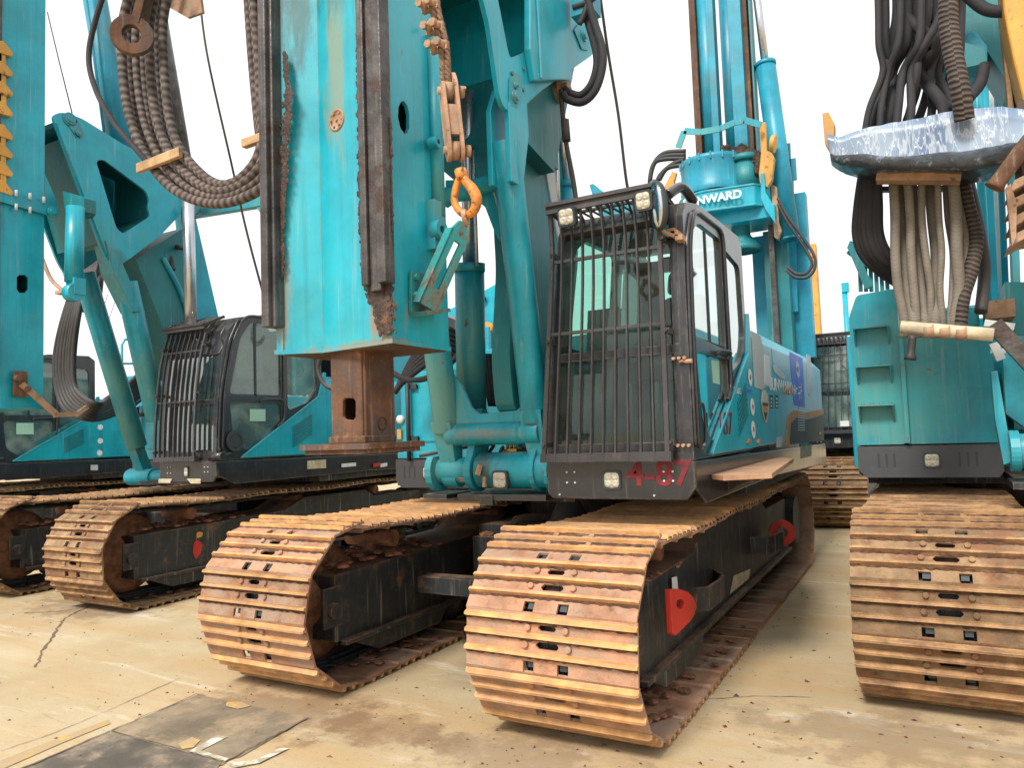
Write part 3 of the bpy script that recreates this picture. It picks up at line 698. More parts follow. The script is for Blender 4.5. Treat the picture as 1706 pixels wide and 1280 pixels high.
    def gp(x, z, o=0): return Vector((x, (yf+yat(z)+yo+o) if curve else yf+yo+o-.25*max(0, z-1.2), z0+z))
    for i in range(nbar+1):
        x = gl+.02+(gr-gl-.04)*i/nbar; k = .011 if i not in (0, nbar) else .016
        for za, zb in zip(zz, zz[1:]): bar(b, gp(x, za), gp(x, zb), .010 if i not in (0, nbar) else .026, .024, upv=(0, 1, 0))
    for z in ((.74, 1.16) if not curve else (.62, 1.15)): box(b, gl, gr, gp(0, z).y-.004, gp(0, z).y+.02, z0+z-.009, z0+z+.009)
    box(b, gl, gr, gp(0, .01).y-.01, gp(0, .01).y+.03, z0+.0, z0+.05)
    gd = obj('window_guard', b, 'guard', cb)
    for z in (.1, .7, 1.2):
        for x in (gl+.02, gr):
            b = B(); bar(b, gp(x, z), gp(x, z, .09), .03, .03); cyl(b, gp(x, z, -.03), gp(x, z, .0), .010, seg=8)
            obj('guard_bracket', b, ['black', 'brownsteel'], gd)
    if visor:
        # perforated rain visor: a lattice of strips
        b = B(); za, zb = z0+top-.03, z0+top-.07; ya, yb = yf-.15, yf+.12
        if curve: ya, yb = yf+.05, yf+.3; za, zb = z0+1.42, z0+1.53
        n = 11
        for x in (gl, gr+.0): bar(b, (x, ya, za), (x, yb, zb), .02, .03)
        for t in (0, .5, 1): 
            p = Vector((0, ya+(yb-ya)*t, za+(zb-za)*t)); bar(b, (gl, p.y, p.z), (gr, p.y, p.z), .05 if t in (0, ) else .03, .012)
        for i in range(n):
            x = gl+(gr-gl)*i/n; bar(b, (x, ya, za), (x+(gr-gl)/n*1.2, yb, zb), .014, .008); bar(b, (x+(gr-gl)/n, ya, za), (x, yb, zb), .014, .009)
        box(b, gl, gr, ya-.01, ya+.012, za-.045, za+.02)
        obj('rain_visor', b, 'guard', cb)
    if not curve:                                   # the cab narrows towards its roof on the boom side
        for o in [cb]+list(cb.children_recursive):
            for v in o.data.vertices:
                v.co.x += .14*max(0, (v.co.z-z0)/1.5)*max(0, (xr-v.co.x)/wd)
    return cb
def rnd_yz(h, r):
    return [(p.x, p.y) for p in rnd([Vector((a, c, 0)) for a, c in h], r)]

def upper(root, dx, dy, curve=0, cabside=True, box_side=True, nbar=9, house=True, tank='plain', zo=0, glassm='glass', visor=True, y_back=9.8, bumper='black', lampz=True):
    """platform, skirts, cab, engine house and front-left box of a rig; (dx,dy) shift from the middle rig"""
    X = lambda x: x+dx
    Y = lambda y: y+dy
    b = B(); box(b, X(-3.8), X(-1.16), Y(5.5), Y(y_back-.1), 1.0, 1.12); box(b, X(-2.9), X(-1.98), Y(4.35), Y(5.52), 1.05, 1.10)
    lathe(b, (X(-2.54), Y(6.3), .62), (0, 0, 1), [(.75, 0), (.75, .38), (0, .38)], 32)
    obj('slewing_platform', b, 'frameblack', root)
    if cabside:
        zt = 1.315
        b = B()
        c = .05
        prism(b, [(X(-1.98), Y(3.97), 1.14), (X(-1.95), Y(3.97), 1.105), (X(-1.1)-c, Y(3.97), 1.105), (X(-1.1), Y(3.97), 1.17), (X(-1.1), Y(3.97), zt), (X(-1.98), Y(3.97), zt)], (0, .02, 0))
        prism(b, [(X(-1.1), Y(3.99), 1.17), (X(-1.1), Y(4.2), 1.07), (X(-1.1), Y(6.3), 1.08), (X(-1.1), Y(y_back), 1.0), (X(-1.1), Y(y_back), 1.24), (X(-1.1), Y(3.99), zt)], (-.02, 0, 0))
        prism(b, [(X(-1.98), Y(3.99), 1.17), (X(-1.98), Y(5.2), 1.07), (X(-1.98), Y(5.2), zt), (X(-1.98), Y(3.99), zt)], (.02, 0, 0))
        box(b, X(-1.96), X(-1.12), Y(3.99), Y(5.5), 1.29, 1.305)
        sk = obj('cab_skirt', b, 'black' if bumper == 'black' else 'grey', root, bev=.012)
        if lampz: lamp(sk, (X(-1.572 if curve == 0 else -1.55), Y(3.962), 1.215), .085 if not curve else .05, .085, depth=.02)
        for x, z in ((-1.85, 1.26), (-1.8, 1.26), (-1.85, 1.2), (-1.8, 1.2), (-1.27, 1.26), (-1.22, 1.26), (-1.27, 1.21), (-1.22, 1.21), (-1.33, 1.13), (-1.9, 1.13)):
            b = B(); cyl(b, (X(x), Y(3.97), z), (X(x), Y(3.964), z), .006, seg=8); obj('bolt', b, 'silver', sk)
        cb = cab(root, X(-1.1), Y(3.97), 1.32, curve, nbar=nbar, glassm=glassm, visor=visor)
    if house:
        # side panel wedge over the cab's rear corner, and the engine house
        b = B(); e = X(-1.1)
        prism(b, [(e+.016, Y(4.27), 1.335), (e+.016, Y(5.42), 2.0), (e+.016, Y(5.52), 2.3), (e+.016, Y(5.56), 2.3), (e+.016, Y(5.56), 1.335)], (-.03, 0, 0))
        bar(b, (e+.02, Y(4.27), 1.34), (e+.02, Y(5.42), 2.005), .02, .02)
        obj('side_wedge_panel', b, 'teal', root, bev=.004)
        b = B(); yb = Y(y_back)
        prof = [(e+.006, 1.335), (e+.006, 2.13), (e-.12, 2.27), (X(-1.98), 2.30), (X(-3.9), 2.2), (X(-3.9), 1.12), (e-.3, 1.12), (e-.3, 1.335)]
        ys = [Y(5.56), Y(6.45), Y(7.75), yb-.35]
        for ya, yc in zip(ys, ys[1:]):
            prism(b, [(x, ya+.006, z) for x, z in prof], (0, yc-ya-.012, 0))
        prism(b, [(x+.0 if i > 2 else x-.015, yb-.344, z) for i, (x, z) in enumerate(prof)], (0, .34, 0))
        h = obj('engine_house', b, 'teal', root, bev=.01)
        b = B()
        for i in range(7):
            y = Y(5.12)+i*.035; z = 1.62-i*.035
            prism(b, [(e+.018, Y(5.0), z+.03), (e+.018, Y(5.3), z+.17), (e+.018, Y(5.3), z+.15), (e+.018, Y(5.0), z+.01)], (.006, 0, 0))
        obj('vent_louvre', b, 'teald', h)
    if tank:
        xl = X(-3.82 if tank != 'steps' else -3.82); xr = X(-2.93); yf = Y(4.9)
        b = B()
        c = .05
        prism(b, [(xl, yf, 1.14), (xl+c, yf, 1.085), (xr-.03, yf, 1.085), (xr, yf, 1.13), (xr, yf, 1.31), (xl, yf, 1.31)], (0, .02, 0))
        box(b, xl, xl+.02, yf+.02, Y(7), 1.1, 1.31)
        for x0 in ((xl+.13, xr-.26) if tank == 'steps' else (xl+.08,)):
            for i in range(3): box(b, x0+i*.05, x0+i*.05+.014, yf-.002, yf, 1.16, 1.26, 1)
        bp = obj('front_bumper', b, ['grey', 'decaldark'], root, bev=.006)
        lx = xl+.47 if tank == 'steps' else X(-3.50)
        lamp(bp, (lx, yf-.006, 1.205), .085, .085, depth=.02)
        b = B()
        if tank == 'steps':
            xs = xl+.32
            prism(b, rnd([(xl+.0, yf, 1.32), (xl, yf, 2.26), (xl+.06, yf, 2.42), (xs, yf, 2.44), (xs, yf, 1.32)], .03), (0, 1.9, 0))
            prism(b, [(xs+.012, yf+.01, 1.32), (xs+.012, yf+.01, 2.1), (xr-.02, yf+.01, 2.1), (xr, yf+.01, 1.32)], (0, 1.8, 0))
            bar(b, (xs+.01, yf-.02, 1.33), (xs+.01, yf-.02, 2.1), .03, .03)
            t = obj('tool_box', b, 'teal2', root, bev=.008)
            for z in (2.16, 1.88, 1.60):
                b = B(); x0 = xl+.03; x1 = xs-.06
                box(b, x0, x1, yf-.11, yf-.002, z, z+.012); prism(b, [(x1-.012, yf-.11, z), (x1-.012, yf-.002, z-.12), (x1-.012, yf-.002, z)], (.012, 0, 0))
                prism(b, [(x0, yf-.11, z), (x0, yf-.002, z-.12), (x0, yf-.002, z)], (.012, 0, 0))
                for k in range(4): cyl(b, (x0+.03+k*.06, yf-.06, z+.012), (x0+.03+k*.06, yf-.06, z+.02), .012, seg=8)
                obj('step', b, ['teal2', 'teald'], t)
        else:
            box(b, xl+.06, xr+.25, yf+.01, yf+1.9, 1.32, 2.02); box(b, xl+.02, xr, yf, yf+.4, 1.32, 1.37)
            box(b, xl+.28, xr-.05, yf-.003, yf+.01, 1.45, 1.95)
            t = obj('tool_box', b, 'teal', root, bev=.008)
            b = B(); tube(b, [(xl+.16, yf-.03, 1.3), (xl+.16, yf-.03, 2.0)], .018, 8, 1)
            for z in (1.48, 1.9): box(b, xl+.15, xl+.24, yf-.02, yf+.0, z-.02, z+.02)
            obj('door_hinge', b, 'decaldark', t)
            b = B(); lathe(b, (xl+.06, yf-.012, 1.64), (0, -1, 0), [(.035, -.02), (.035, 0), (0, 0)], 14); obj('round_sticker', b, 'white', t)
            b = B(); box(b, xl+.03, xl+.07, yf-.01, yf, 1.48, 1.56); obj('side_marker', b, 'yellow', t)
# ================================================================== the middle rig
A = thing('drilling_rig', 'large teal rotary rig in the middle with red 4-87 sprayed on its skirt', 'drilling rig', (-2.54, 5.9, 0), 'teal drilling rigs parked side by side')
crawler(A, -1.585, 3.1, SHOE1, phase=.3, lug=True)
crawler(A, -3.505, 3.1, SHOE1, phase=.62, simple=True)
b = B()
box(b, -3.1, -2.0, 5.3, 7.2, .3, .8); box(b, -3.1, -2.0, 4.9, 5.35, .42, .72); box(b, -3.22, -1.9, 5.0, 5.25, .25, .4)
box(b, -3.15, -2.5, 4.25, 4.40, .42, .53); box(b, -2.62, -2.4, 4.15, 4.4, .38, .50); box(b, -3.1, -2.0, 5.0, 5.3, .72, .8)
lathe(b, (-2.28, 4.9, .72), (0, 0, 1), [(.22, 0), (.07, .3), (.07, .36), (0, .36)], 14)
for k in range(2):
    z = .8+.0*k; tube(b, [(-2.72+k*.75, 4.9, .66), (-2.7+k*.75, 4.85, .84), (-2.62+k*.75, 4.9, .87), (-2.4+k*.75, 5.1, .87)], .03, 8, 4)
cb_ = obj('carbody', b, 'frameblack', A, bev=.01)
b = B()
for i in range(40):
    bmesh.ops.create_icosphere(b, subdivisions=1, radius=random.uniform(.02, .05), matrix=Matrix.Translation((random.uniform(-3.05, -2.1), random.uniform(4.9, 5.3), .73)) @ Matrix.Diagonal((1.4, 1.4, .5, 1)))
o = obj('caked_soil', b, 'soil', cb_); o['kind'] = 'stuff'
upper(A, 0, 0, nbar=10)
cabA = [o for o in A.children if o.name.startswith('cab') and 'skirt' not in o.name][0]
skA = [o for o in A.children if o.name.startswith('cab_skirt')][0]
houseA = [o for o in A.children if o.name.startswith('engine_house')][0]
# lamps, mirror and exhaust on the cab roof
lamp(cabA, P(943, 361, y=3.77), .085, .085, (-.05, -1, -.15)); lamp(cabA, P(1071, 334, y=3.77), .075, .085, (-.05, -1, -.15))
b = B(); c = P(1092, 343, y=3.80)
ax = Vector((-.62, -.78, -.06)).normalized(); u, v = frame(ax)
rows = []
for r_, h_ in ((0, .022), (.6, .018), (.93, .004), (1.0, -.012), (.97, -.03), (.6, -.05), (0, -.055)):
    rows.append([b.verts.new(c+ax*h_+(Vector((0, 0, 1))-ax*ax.z).normalized()*math.sin(a)*.135*max(r_, .001)+ax.cross(Vector((0, 0, 1))).normalized()*math.cos(a)*.075*max(r_, .001)) for a in [2*math.pi*i/28 for i in range(28)]])
for a_, c_ in zip(rows, rows[1:]):
    for i in range(28):
        f = face(b, (a_[i], a_[(i+1) % 28], c_[(i+1) % 28], c_[i]), 0 if rows.index(a_) < 2 else 1)
        if f: f.smooth = True
mo = obj('mirror', b, ['mirror', 'decaldark'], cabA)
b = B(); tube(b, [c+Vector((.02, .05, -.1)), P(1105, 385, y=3.86), P(1128, 395, y=3.93), P(1132, 392, y=3.99)], .011, 8, 6)
for q_ in ((1128, 392), (1135, 398), (1122, 388)): box(b, *(lambda p: (p.x-.02, p.x+.02, 3.9, 3.98, p.z-.015, p.z+.015))(P(*q_, y=3.95)))
obj('mirror_arm', b, 'brownsteel', mo)
b = B(); tube(b, [P(1112, 325, y=4.0), P(1135, 312, y=4.15), P(1155, 335, y=4.3)], .03, 10, 5); tube(b, [P(1090, 300, y=4), P(1078, 312, y=3.9), P(1082, 318, y=3.9)], .008, 6, 4); obj('roof_handle', b, 'black', cabA)
for z in (.47, .0):
    for k in range(3): b = B(); cyl(b, (-1.12-k*.03, 3.975, 1.40+z), (-1.12-k*.03, 3.94, 1.40+z), .009, seg=8); obj('bolt', b, 'brownsteel', cabA)
b = B(); cyl(b, (-1.15, 3.955, 1.85), (-1.08, 3.955, 1.85), .012, seg=8); obj('hinge_pin', b, 'brownsteel', cabA)
b = B(); tube(b, PX([(1166, 700), (1164, 682), (1168, 672), (1173, 682), (1176, 720), (1175, 738), (1169, 738), (1167, 715)], -1.095), .008, 6, 5); obj('grab_recess', b, 'decaldark', cabA)
# writing and stickers
def ytext(par, s, px, py, y, h, m, n='lettering', w=1, bold=0):
    return text(par, s, P(px, py, y=y), h, (1, 0, 0), (0, 0, 1), m, n, sx=w, bold=bold)
def xtext(par, s, px, py, x, h, m, n='lettering', w=1, bold=0):
    return text(par, s, P(px, py, x=x), h, (0, 1, 0), (0, 0, 1), m, n, sx=w, bold=bold)
ytext(skA, '4-87', 1097, 791, 3.967, .19, 'spray', 'spray_marking', 1.05, .004)
e = -1.094; eh = -1.092
xtext(houseA, '187', 1209, 708, -1.080, .2, 'spray', 'spray_marking', 1.3)
def dec(px, m, x=-1.0925, name='sticker', th=.0015, par=None):
    b = B(); prism(b, PX(px, x), (th, 0, 0)); return obj(name, b, m, par or houseA)
dec([(1251, 551), (1267, 560), (1272, 585), (1283, 590), (1286, 646), (1276, 644), (1270, 650), (1257, 645)], 'paper', name='paper_notice')
dec([(1273, 590), (1282, 594), (1285, 645), (1274, 640)], 'white', x=-1.0905, name='paper_notice')
dec([(1315, 586), (1337, 597), (1341, 679), (1323, 675)], 'blue', name='banner')
dec([(1343, 590), (1350, 594), (1354, 655), (1349, 660), (1345, 655)], 'paper', name='paper_notice')
b = B(); c = P(1329, 616, x=-1.089)
for i in range(9):
    a = 2*math.pi*i/9; cyl(b, c+Vector((0, math.cos(a)*.09, math.sin(a)*.055)), c+Vector((.001, math.cos(a)*.09, math.sin(a)*.055)), .032, seg=8)
obj('flower_emblem', b, 'silver', houseA)
b = B()
random.seed(3)
for (cx_, cy_) in ((1325, 648), (1333, 652)):
    for i in range(7):
        p = P(cx_+random.uniform(-2.6, 2.6), cy_+random.uniform(-7, 7), x=-1.0895); v_ = random.random() < .45
        w_, h_ = (.018, .09) if v_ else (.12, .014); box(b, p.x, p.x+.001, p.y-w_/2, p.y+w_/2, p.z-h_/2, p.z+h_/2)
obj('banner_characters', b, 'white', houseA)
xtext(houseA, 'SUNWARD', 1303, 645, -1.0895, .15, 'white', w=1.6, bold=.004)
xtext(houseA, 'SWDM', 1314, 652, -1.0885, .10, 'decalorange', w=1.4, bold=.002)
dec([(1287, 610), (1290, 606), (1298, 616), (1308, 625), (1311, 634), (1300, 630), (1290, 620)], 'silver')
dec([(1312, 697), (1318, 688), (1322, 684), (1341, 688), (1372, 682), (1372, 690), (1345, 697), (1326, 694), (1318, 704), (1313, 742), (1309, 742)], 'decalorange', x=-1.091)
dec([(1319, 705), (1327, 696), (1345, 699), (1371, 691), (1373, 734), (1316, 741)], 'decaldark', x=-1.0915)
for i in range(9): dec([(1330, 684+i*4), (1341, 684+i*4), (1341, 685.6+i*4), (1330, 685.6+i*4)], 'silver', x=-1.09)
sh = [(1269, 652), (1274, 650), (1279, 656), (1281, 680), (1279, 697), (1276, 706), (1271, 692), (1268, 670)]
dec(sh, 'tan', x=-1.0905, name='shield_emblem')
dec([(1270.5, 655), (1274, 653), (1277.5, 658), (1278, 668), (1270.5, 668)], 'silver', x=-1.0885, name='shield_emblem')
dec([(1270.3, 671), (1279.5, 672), (1279.5, 677), (1270.5, 676)], 'decaldark', x=-1.0885, name='shield_emblem')
dec([(1271, 677.5), (1279.2, 678.5), (1279, 686), (1272, 685)], 'yellow', x=-1.0885, name='shield_emblem')
dec([(1272.2, 687), (1278.7, 688), (1276, 701)], 'decaldark', x=-1.0885, name='shield_emblem')
for x_ in (1282.5, 1291.5): dec([(x_, 658), (x_+5, 659), (x_+5, 681), (x_, 680)], 'decaldark', name='warning_sticker')
for x_ in (1282.5, 1291.5):
    for yy in (663, 669, 675): dec([(x_+1.5, yy), (x_+3.5, yy+.3), (x_+3.5, yy+3.3), (x_+1.5, yy+3)], 'silver', x=-1.0895, name='warning_sticker')
for cx_, cy_ in ((1249.5, 629), (1253.5, 678), (1255, 716)):
    c = P(cx_, cy_, x=-1.08); b = B(); cyl(b, c, c+Vector((.003, 0, 0)), .062, seg=16); cyl(b, c+Vector((.003, 0, 0)), c+Vector((.004, 0, 0)), .02, seg=10, mi=1); obj('round_sticker', b, ['white', 'spray'], houseA)
xtext(houseA, '230G', 1229, 652, -1.08, .06, 'silver', w=1.6)
dec([(1240, 649), (1252, 649), (1252, 654), (1240, 654)], 'blue', x=-1.081, name='sticker')
dec([(1185, 600), (1197, 602), (1199, 641), (1188, 638)], 'mint', x=-1.118, name='window_sticker', par=cabA)
dec([(1294, 729), (1303, 727), (1303, 745), (1294, 746)], 'silver', x=-1.091)
for yy in (1245, 1262, 1366): 
    b = B(); p = P(yy, 735 if yy < 1300 else 722, x=-1.085); box(b, p.x, p.x+.02, p.y-.05, p.y+.05, p.z-.012, p.z+.012); obj('door_latch', b, 'brownsteel', houseA)
dec([(1334, 742), (1352, 740), (1352, 760), (1334, 765)], 'tan', x=-1.099, name='grime_patch', par=skA)
# ---------------- boom foot, legs, cross tubes
b = B(); z = 1.265; y = 4.12
cyl(b, (-2.52, y, z), (-2.02, y, z), .115, seg=28); cyl(b, (-2.84, y, z), (-2.6, y, z), .085, seg=24); cyl(b, (-2.02, y, z), (-1.99, y, z), .09)
for x, w_ in ((-2.88, .05), (-2.58, .05), (-2.12, .035), (-2.02, .03)):
    pts = [(x, y+math.cos(a)*.135, z+math.sin(a)*.135) for a in [math.pi*.75+i*math.pi*1.5/14 for i in range(15)]]
    prism(b, pts+[(x, y+.2, z+.35), (x, y+.05, z+.4)] if x > -2.7 and x < -2.1 else pts+[(x, y+.16, z+.1)], (w_, 0, 0))
ft = obj('boom_foot', b, 'teal2', A, bev=.005)
b = B(); box(b, -2.62, -2.0, 3.98, 4.3, 1.09, 1.125); box(b, -2.9, -2.72, 4.0, 4.3, 1.09, 1.12); box(b, -2.45, -2.36, 3.97, 4.0, 1.06, 1.12); obj('foot_plate', b, 'black', ft)
lamp(ft, P(832, 800, y=3.985), .085, .09)
b = B(); p = P(853, 757, y=4.2); box(b, p.x-.06, p.x+.06, 4.15, 4.3, p.z-.04, p.z+.035)
for k in (-.03, .0, .03): cyl(b, (p.x+k, 4.2, p.z+.03), (p.x+k, 4.2, p.z+.08), .011, seg=8)
obj('hydraulic_valve', b, 'brass', ft)
hoses(ft, [[P(838, 745, y=4.15), P(833, 757, y=4.1), P(840, 768, y=4.12), P(848, 762, y=4.18)], [P(872, 745, y=4.2), P(885, 752, y=4.12), P(884, 765, y=4.15), P(868, 762, y=4.2)],
           [P(700, 760, y=4.3), P(812, 740, y=4.25), P(815, 755, y=4.3), P(800, 790, y=4.1)], [P(880, 740, y=4.25), P(893, 755, y=4.2), P(886, 770, y=4.22)]], .012, 'hose')
b = B(); bar(b, P(800, 775, y=4.0), P(795, 792, y=3.98), .025, .025); bar(b, P(808, 795, y=3.98), P(807, 812, y=3.97), .02, .02); bar(b, P(803, 745, y=4.3), P(770, 800, y=4.05), .05, .03); obj('lock_pin', b, 'brownsteel', ft)
# H frame: two tapered legs, lower cross tube and its scalloped web
b = B(); yt = 3.82
def leg(b, p0, p1, r0, r1):
    p0, p1 = Vector(p0), Vector(p1); cyl(b, p0.lerp(p1, .16), p1, r0, r1, 28)
    u = Vector((1, 0, 0)); d = (p1-p0).normalized(); v = d.cross(u)
    a = p0; c = p0.lerp(p1, .20)
    for (q0, w0, h0, q1, w1, h1) in ((a, .10, .07, c, r0*1.75, r0*1.75),):
        A4 = [b.verts.new(q0+u*sx*w0/2+v*sy*h0/2) for sx, sy in ((-1, -1), (1, -1), (1, 1), (-1, 1))]
        B4 = [b.verts.new(q1+u*sx*w1/2+v*sy*h1/2) for sx, sy in ((-1, -1), (1, -1), (1, 1), (-1, 1))]
        for i in range(4): face(b, (A4[i], A4[(i+1) % 4], B4[(i+1) % 4], B4[i]))
        face(b, A4[::-1]); face(b, B4)
    cyl(b, p0-u*w_/2-u*.03, p0+u*.06, .075, seg=20)
leg(b, (-2.74, 4.12, 1.23), (-2.74, 3.80, 3.05), .088, .088)
leg(b, (-2.09, 4.12, 1.25), (-2.09, 3.80, 3.22), .088, .088)
cyl(b, (-2.72, 4.06, 1.50), (-2.05, 4.06, 1.50), .072, seg=28)
web = PY([(752, 622), (768, 640), (786, 680), (797, 690), (861, 684), (869, 676), (873, 655), (884, 610), (910, 740), (905, 718), (765, 722), (750, 700)], 4.04)
prism(b, web, (0, .025, 0))
cyl(b, (-2.72, 3.84, 2.98), (-2.1, 3.84, 3.02), .055, seg=22)
prism(b, PY([(742, 300), (815, 298), (826, 340), (845, 410), (838, 408), (826, 392), (808, 345), (792, 332), (755, 335), (742, 345)], 3.86), (0, .03, 0))
hf = obj('boom_leg_frame', b, 'teal2', A, bev=.005)
for x in (-2.17, -2.045): b = B(); prism(b, [(x, 3.72, 2.95), (x, 3.86, 2.95), (x, 3.96, 3.3), (x, 3.95, 3.52), (x, 3.80, 3.56), (x, 3.72, 3.4)], (.035, 0, 0)); obj('fork_end', b, 'teal', hf, bev=.005)
for x in (-2.83, -2.70): b = B(); prism(b, [(x, 3.72, 2.85), (x, 3.86, 2.85), (x, 3.96, 3.3), (x, 3.95, 3.52), (x, 3.80, 3.56), (x, 3.72, 3.4)], (.035, 0, 0)); obj('fork_end', b, 'teal', hf, bev=.005)
# triangle boom: side plates with the window, box between, side box
tri = [(700, -160), (795, -40), (815, 40), (832, 160), (840, 180), (856, 190), (872, 178), (903, 150), (986, 92), (1000, 60), (992, -20), (960, -200)]
hole = [(818, -60), (835, 25), (846, 82), (850, 96), (862, 92), (880, 84), (889, 72), (889, 30), (878, -40)]
b = B(); yy = lambda l, x: rnd(PX(l, x), .05)
prism(b, yy(tri, -2.02), (-.03, 0, 0), 0, [rnd(PX(hole, -2.02), .04)])
t2 = [Vector((-2.86, p.y, p.z)) for p in PX(tri, -2.02)]; h2 = [Vector((-2.86, p.y, p.z)) for p in PX(hole, -2.02)]
prism(b, rnd(t2, .05), (.03, 0, 0))
bx_ = [Vector((-2.83, p.y, p.z)) for p in PX([(895, 140), (960, 96), (985, 40), (970, -200), (910, -180), (893, 20)], -2.02)]
prism(b, bx_, (.78, 0, 0))
tb = obj('boom_triangle', b, 'teal', A, bev=.006)
b = B(); prism(b, PX([(884, -40), (949, -40), (955, 132), (893, 134), (884, 80)], -1.97), (-.05, 0, 0)); bar(b, P(893, -40, x=-1.965), P(902, 132, x=-1.965), .02, .02); obj('side_box', b, 'teal', tb, bev=.02)
for c_, r_ in (((855, 162), .055), ((856, 143), .03), ((970, 60), .06)):
    b = B(); c = P(*c_, x=-2.02)
    for k, rr in enumerate((r_, r_*.7, r_*.45)): cyl(b, c, c+Vector((.012+.012*k, 0, 0)), rr, seg=24)
    obj('pivot_pin', b, 'teal2', tb)
for kp in ([(848, 130), (858, 122), (868, 128), (868, 168), (860, 182), (848, 175)], [(955, 50), (962, 40), (980, 45), (984, 75), (978, 84), (968, 82)]):
    b = B(); prism(b, PX(kp, -2.018), (.009, 0, 0)); obj('pin_keeper', b, 'teal2', tb)
for q_ in ((872, 115), (871, 150), (852, 122), (886, 100), (900, 88), (897, 34)): b = B(); c = P(*q_, x=-2.02); cyl(b, c, c+Vector((.012, 0, 0)), .012, seg=8); obj('bolt', b, 'tealrust', tb)
# deep boom arm behind, and cylinders
b = B(); arm = PX([(813, 230), (826, 450), (818, 600), (826, 690), (912, 692), (938, 430), (912, 170), (860, 150)], -2.34)
prism(b, rnd(arm, .1), (.13, 0, 0))
obj('boom_arm', b, 'teald', A, bev=.004)
b = B(); prism(b, [Vector((-2.80, 4.0, 3.35)), Vector((-2.80, 4.5, 3.25)), Vector((-2.80, 5.2, 4.8)), Vector((-2.80, 4.5, 5.2))], (.7, 0, 0)); box(b, -2.79, -2.115, 4.3, 4.6, 3.3, 4.44); box(b, -2.84, -2.06, 3.22, 4.75, 4.45, 7.5); obj('boom_cross_box', b, 'teald', A)  # tall top box added out of view to keep light off the recess
def cylinder(root, p0, pm, p1, r, m='teal', rod='chrome', rr=.45):
    b = B(); cyl(b, p0, pm, r, seg=28); d = (Vector(pm)-Vector(p0)).normalized(); cyl(b, Vector(pm)-d*.04, Vector(pm)+d*.015, r*1.06, seg=28); cyl(b, Vector(p0)+d*.0, Vector(p0)+d*.03, r*1.05, seg=28)
    o = obj('cylinder_barrel', b, m, root); b = B(); cyl(b, pm, p1, r*rr, seg=20); obj('cylinder_rod', b, rod, o); return o
cylinder(A, P(786, 690, y=4.3), P(782, 443, y=4.2), P(777, 150, y=4.0), .100, 'teal2')
b = B(); tube(b, [P(795, 443, y=4.12), P(788, 250, y=4.0)], .012, 8, 1); obj('oil_pipe', b, 'chrome', A)
cylinder(A, P(947, 420, y=4.9), P(943, 305, y=4.9), P(930, 150, y=4.8), .05, 'tealb')
b = B()
for x_, r_ in ((913, .02), (920, .018), (927, .022)): tube(b, [P(x_+4, 410, y=4.8), P(x_-3, 180, y=4.7)], r_, 8, 1)
obj('steel_pipe', b, 'chrome', A)
b = B(); prism(b, PX([(892, 185), (915, 180), (938, 400), (934, 420)], -2.2), (-.02, 0, 0)); obj('boom_arm_flange', b, 'paper', A)
c = P(931, 152, y=4.6); b = B(); ringz(b, c, (1, -.3, 0), .08, .04, .1); cyl(b, c-Vector((.05, 0, 0)), c+Vector((.08, 0, 0)), .045); obj('cylinder_eye', b, 'brownsteel', A)
hb = B(); box(hb, *(lambda p: (p.x-.05, p.x+.12, 4.5, 4.62, p.z-.05, p.z+.12))(P(962, 12, y=4.5))); hb = obj('hose_manifold', hb, 'tealb', A)
hoses(hb, [[P(972, -30, y=4.5), P(988, 30, y=4.5), P(1002, 75, y=4.5), P(1004, 110, y=4.5), P(992, 150, y=4.5), P(970, 170, y=4.5), P(945, 165, y=4.5), P(938, 155, y=4.5)],
           [P(962, -30, y=4.55), P(978, 30, y=4.55), P(992, 80, y=4.55), P(994, 110, y=4.55), P(985, 140, y=4.55), P(968, 158, y=4.55), P(950, 155, y=4.55), P(940, 148, y=4.55)]], .026, 'blackwrap')
hoses(hb, [[P(985, -30, y=4.5), P(978, 10, y=4.5), P(965, 40, y=4.5)], [P(1000, -20, y=4.5), P(985, 0, y=4.5), P(955, 12, y=4.5)]], .02, 'hose')
b = B(); tube(b, [P(934, 150, y=4.5), P(942, 230, y=4.5), P(955, 300, y=4.5), P(962, 350, y=4.5)], .017, 8, 5); tube(b, [P(941, 200, y=4.49), P(944, 235, y=4.49)], .03, 8, 1); obj('cable', b, 'cable', A)
b = B(); tube(b, [P(997, -30, y=5.5), P(1012, 80, y=5.5), P(1030, 190, y=5.5), P(1042, 290, y=5.5), P(1048, 325, y=5.5)], .012, 8, 6); obj('hoist_rope', b, 'cable', A)
# ---------------- mast
b = B(); Z0, Z1 = 1.94, 8.5
def wall(p, q, t, z0=Z0, z1=Z1, mi=0):
    p, q = Vector((*p, z0)), Vector((*q, z0)); d = (q-p).normalized(); n = Vector((-d.y, d.x, 0))*t
    prism(b, [p, q, q+n, p+n], (0, 0, z1-z0), mi)
wall((-2.805, 2.67), (-2.60, 2.78), .02); wall((-2.60, 2.78), (-2.26, 2.735), .02); wall((-2.26, 2.735), (-2.12, 2.715), .02)
wall((-2.79, 3.18), (-2.79, 2.68), .02); wall((-2.16, 3.17), (-2.79, 3.17), .02)
hl = PX([(664, 178), (668, 169), (673, 168), (679, 176), (682, 190), (682, 212), (679, 221), (674, 223), (667, 213), (663, 195)], -2.118)
prism(b, [(-2.118, 2.72, Z0), (-2.118, 3.18, Z0), (-2.118, 3.18, Z1), (-2.118, 2.72, Z1)], (-.02, 0, 0), 0, [hl])
ms = obj('mast', b, 'mast', A)
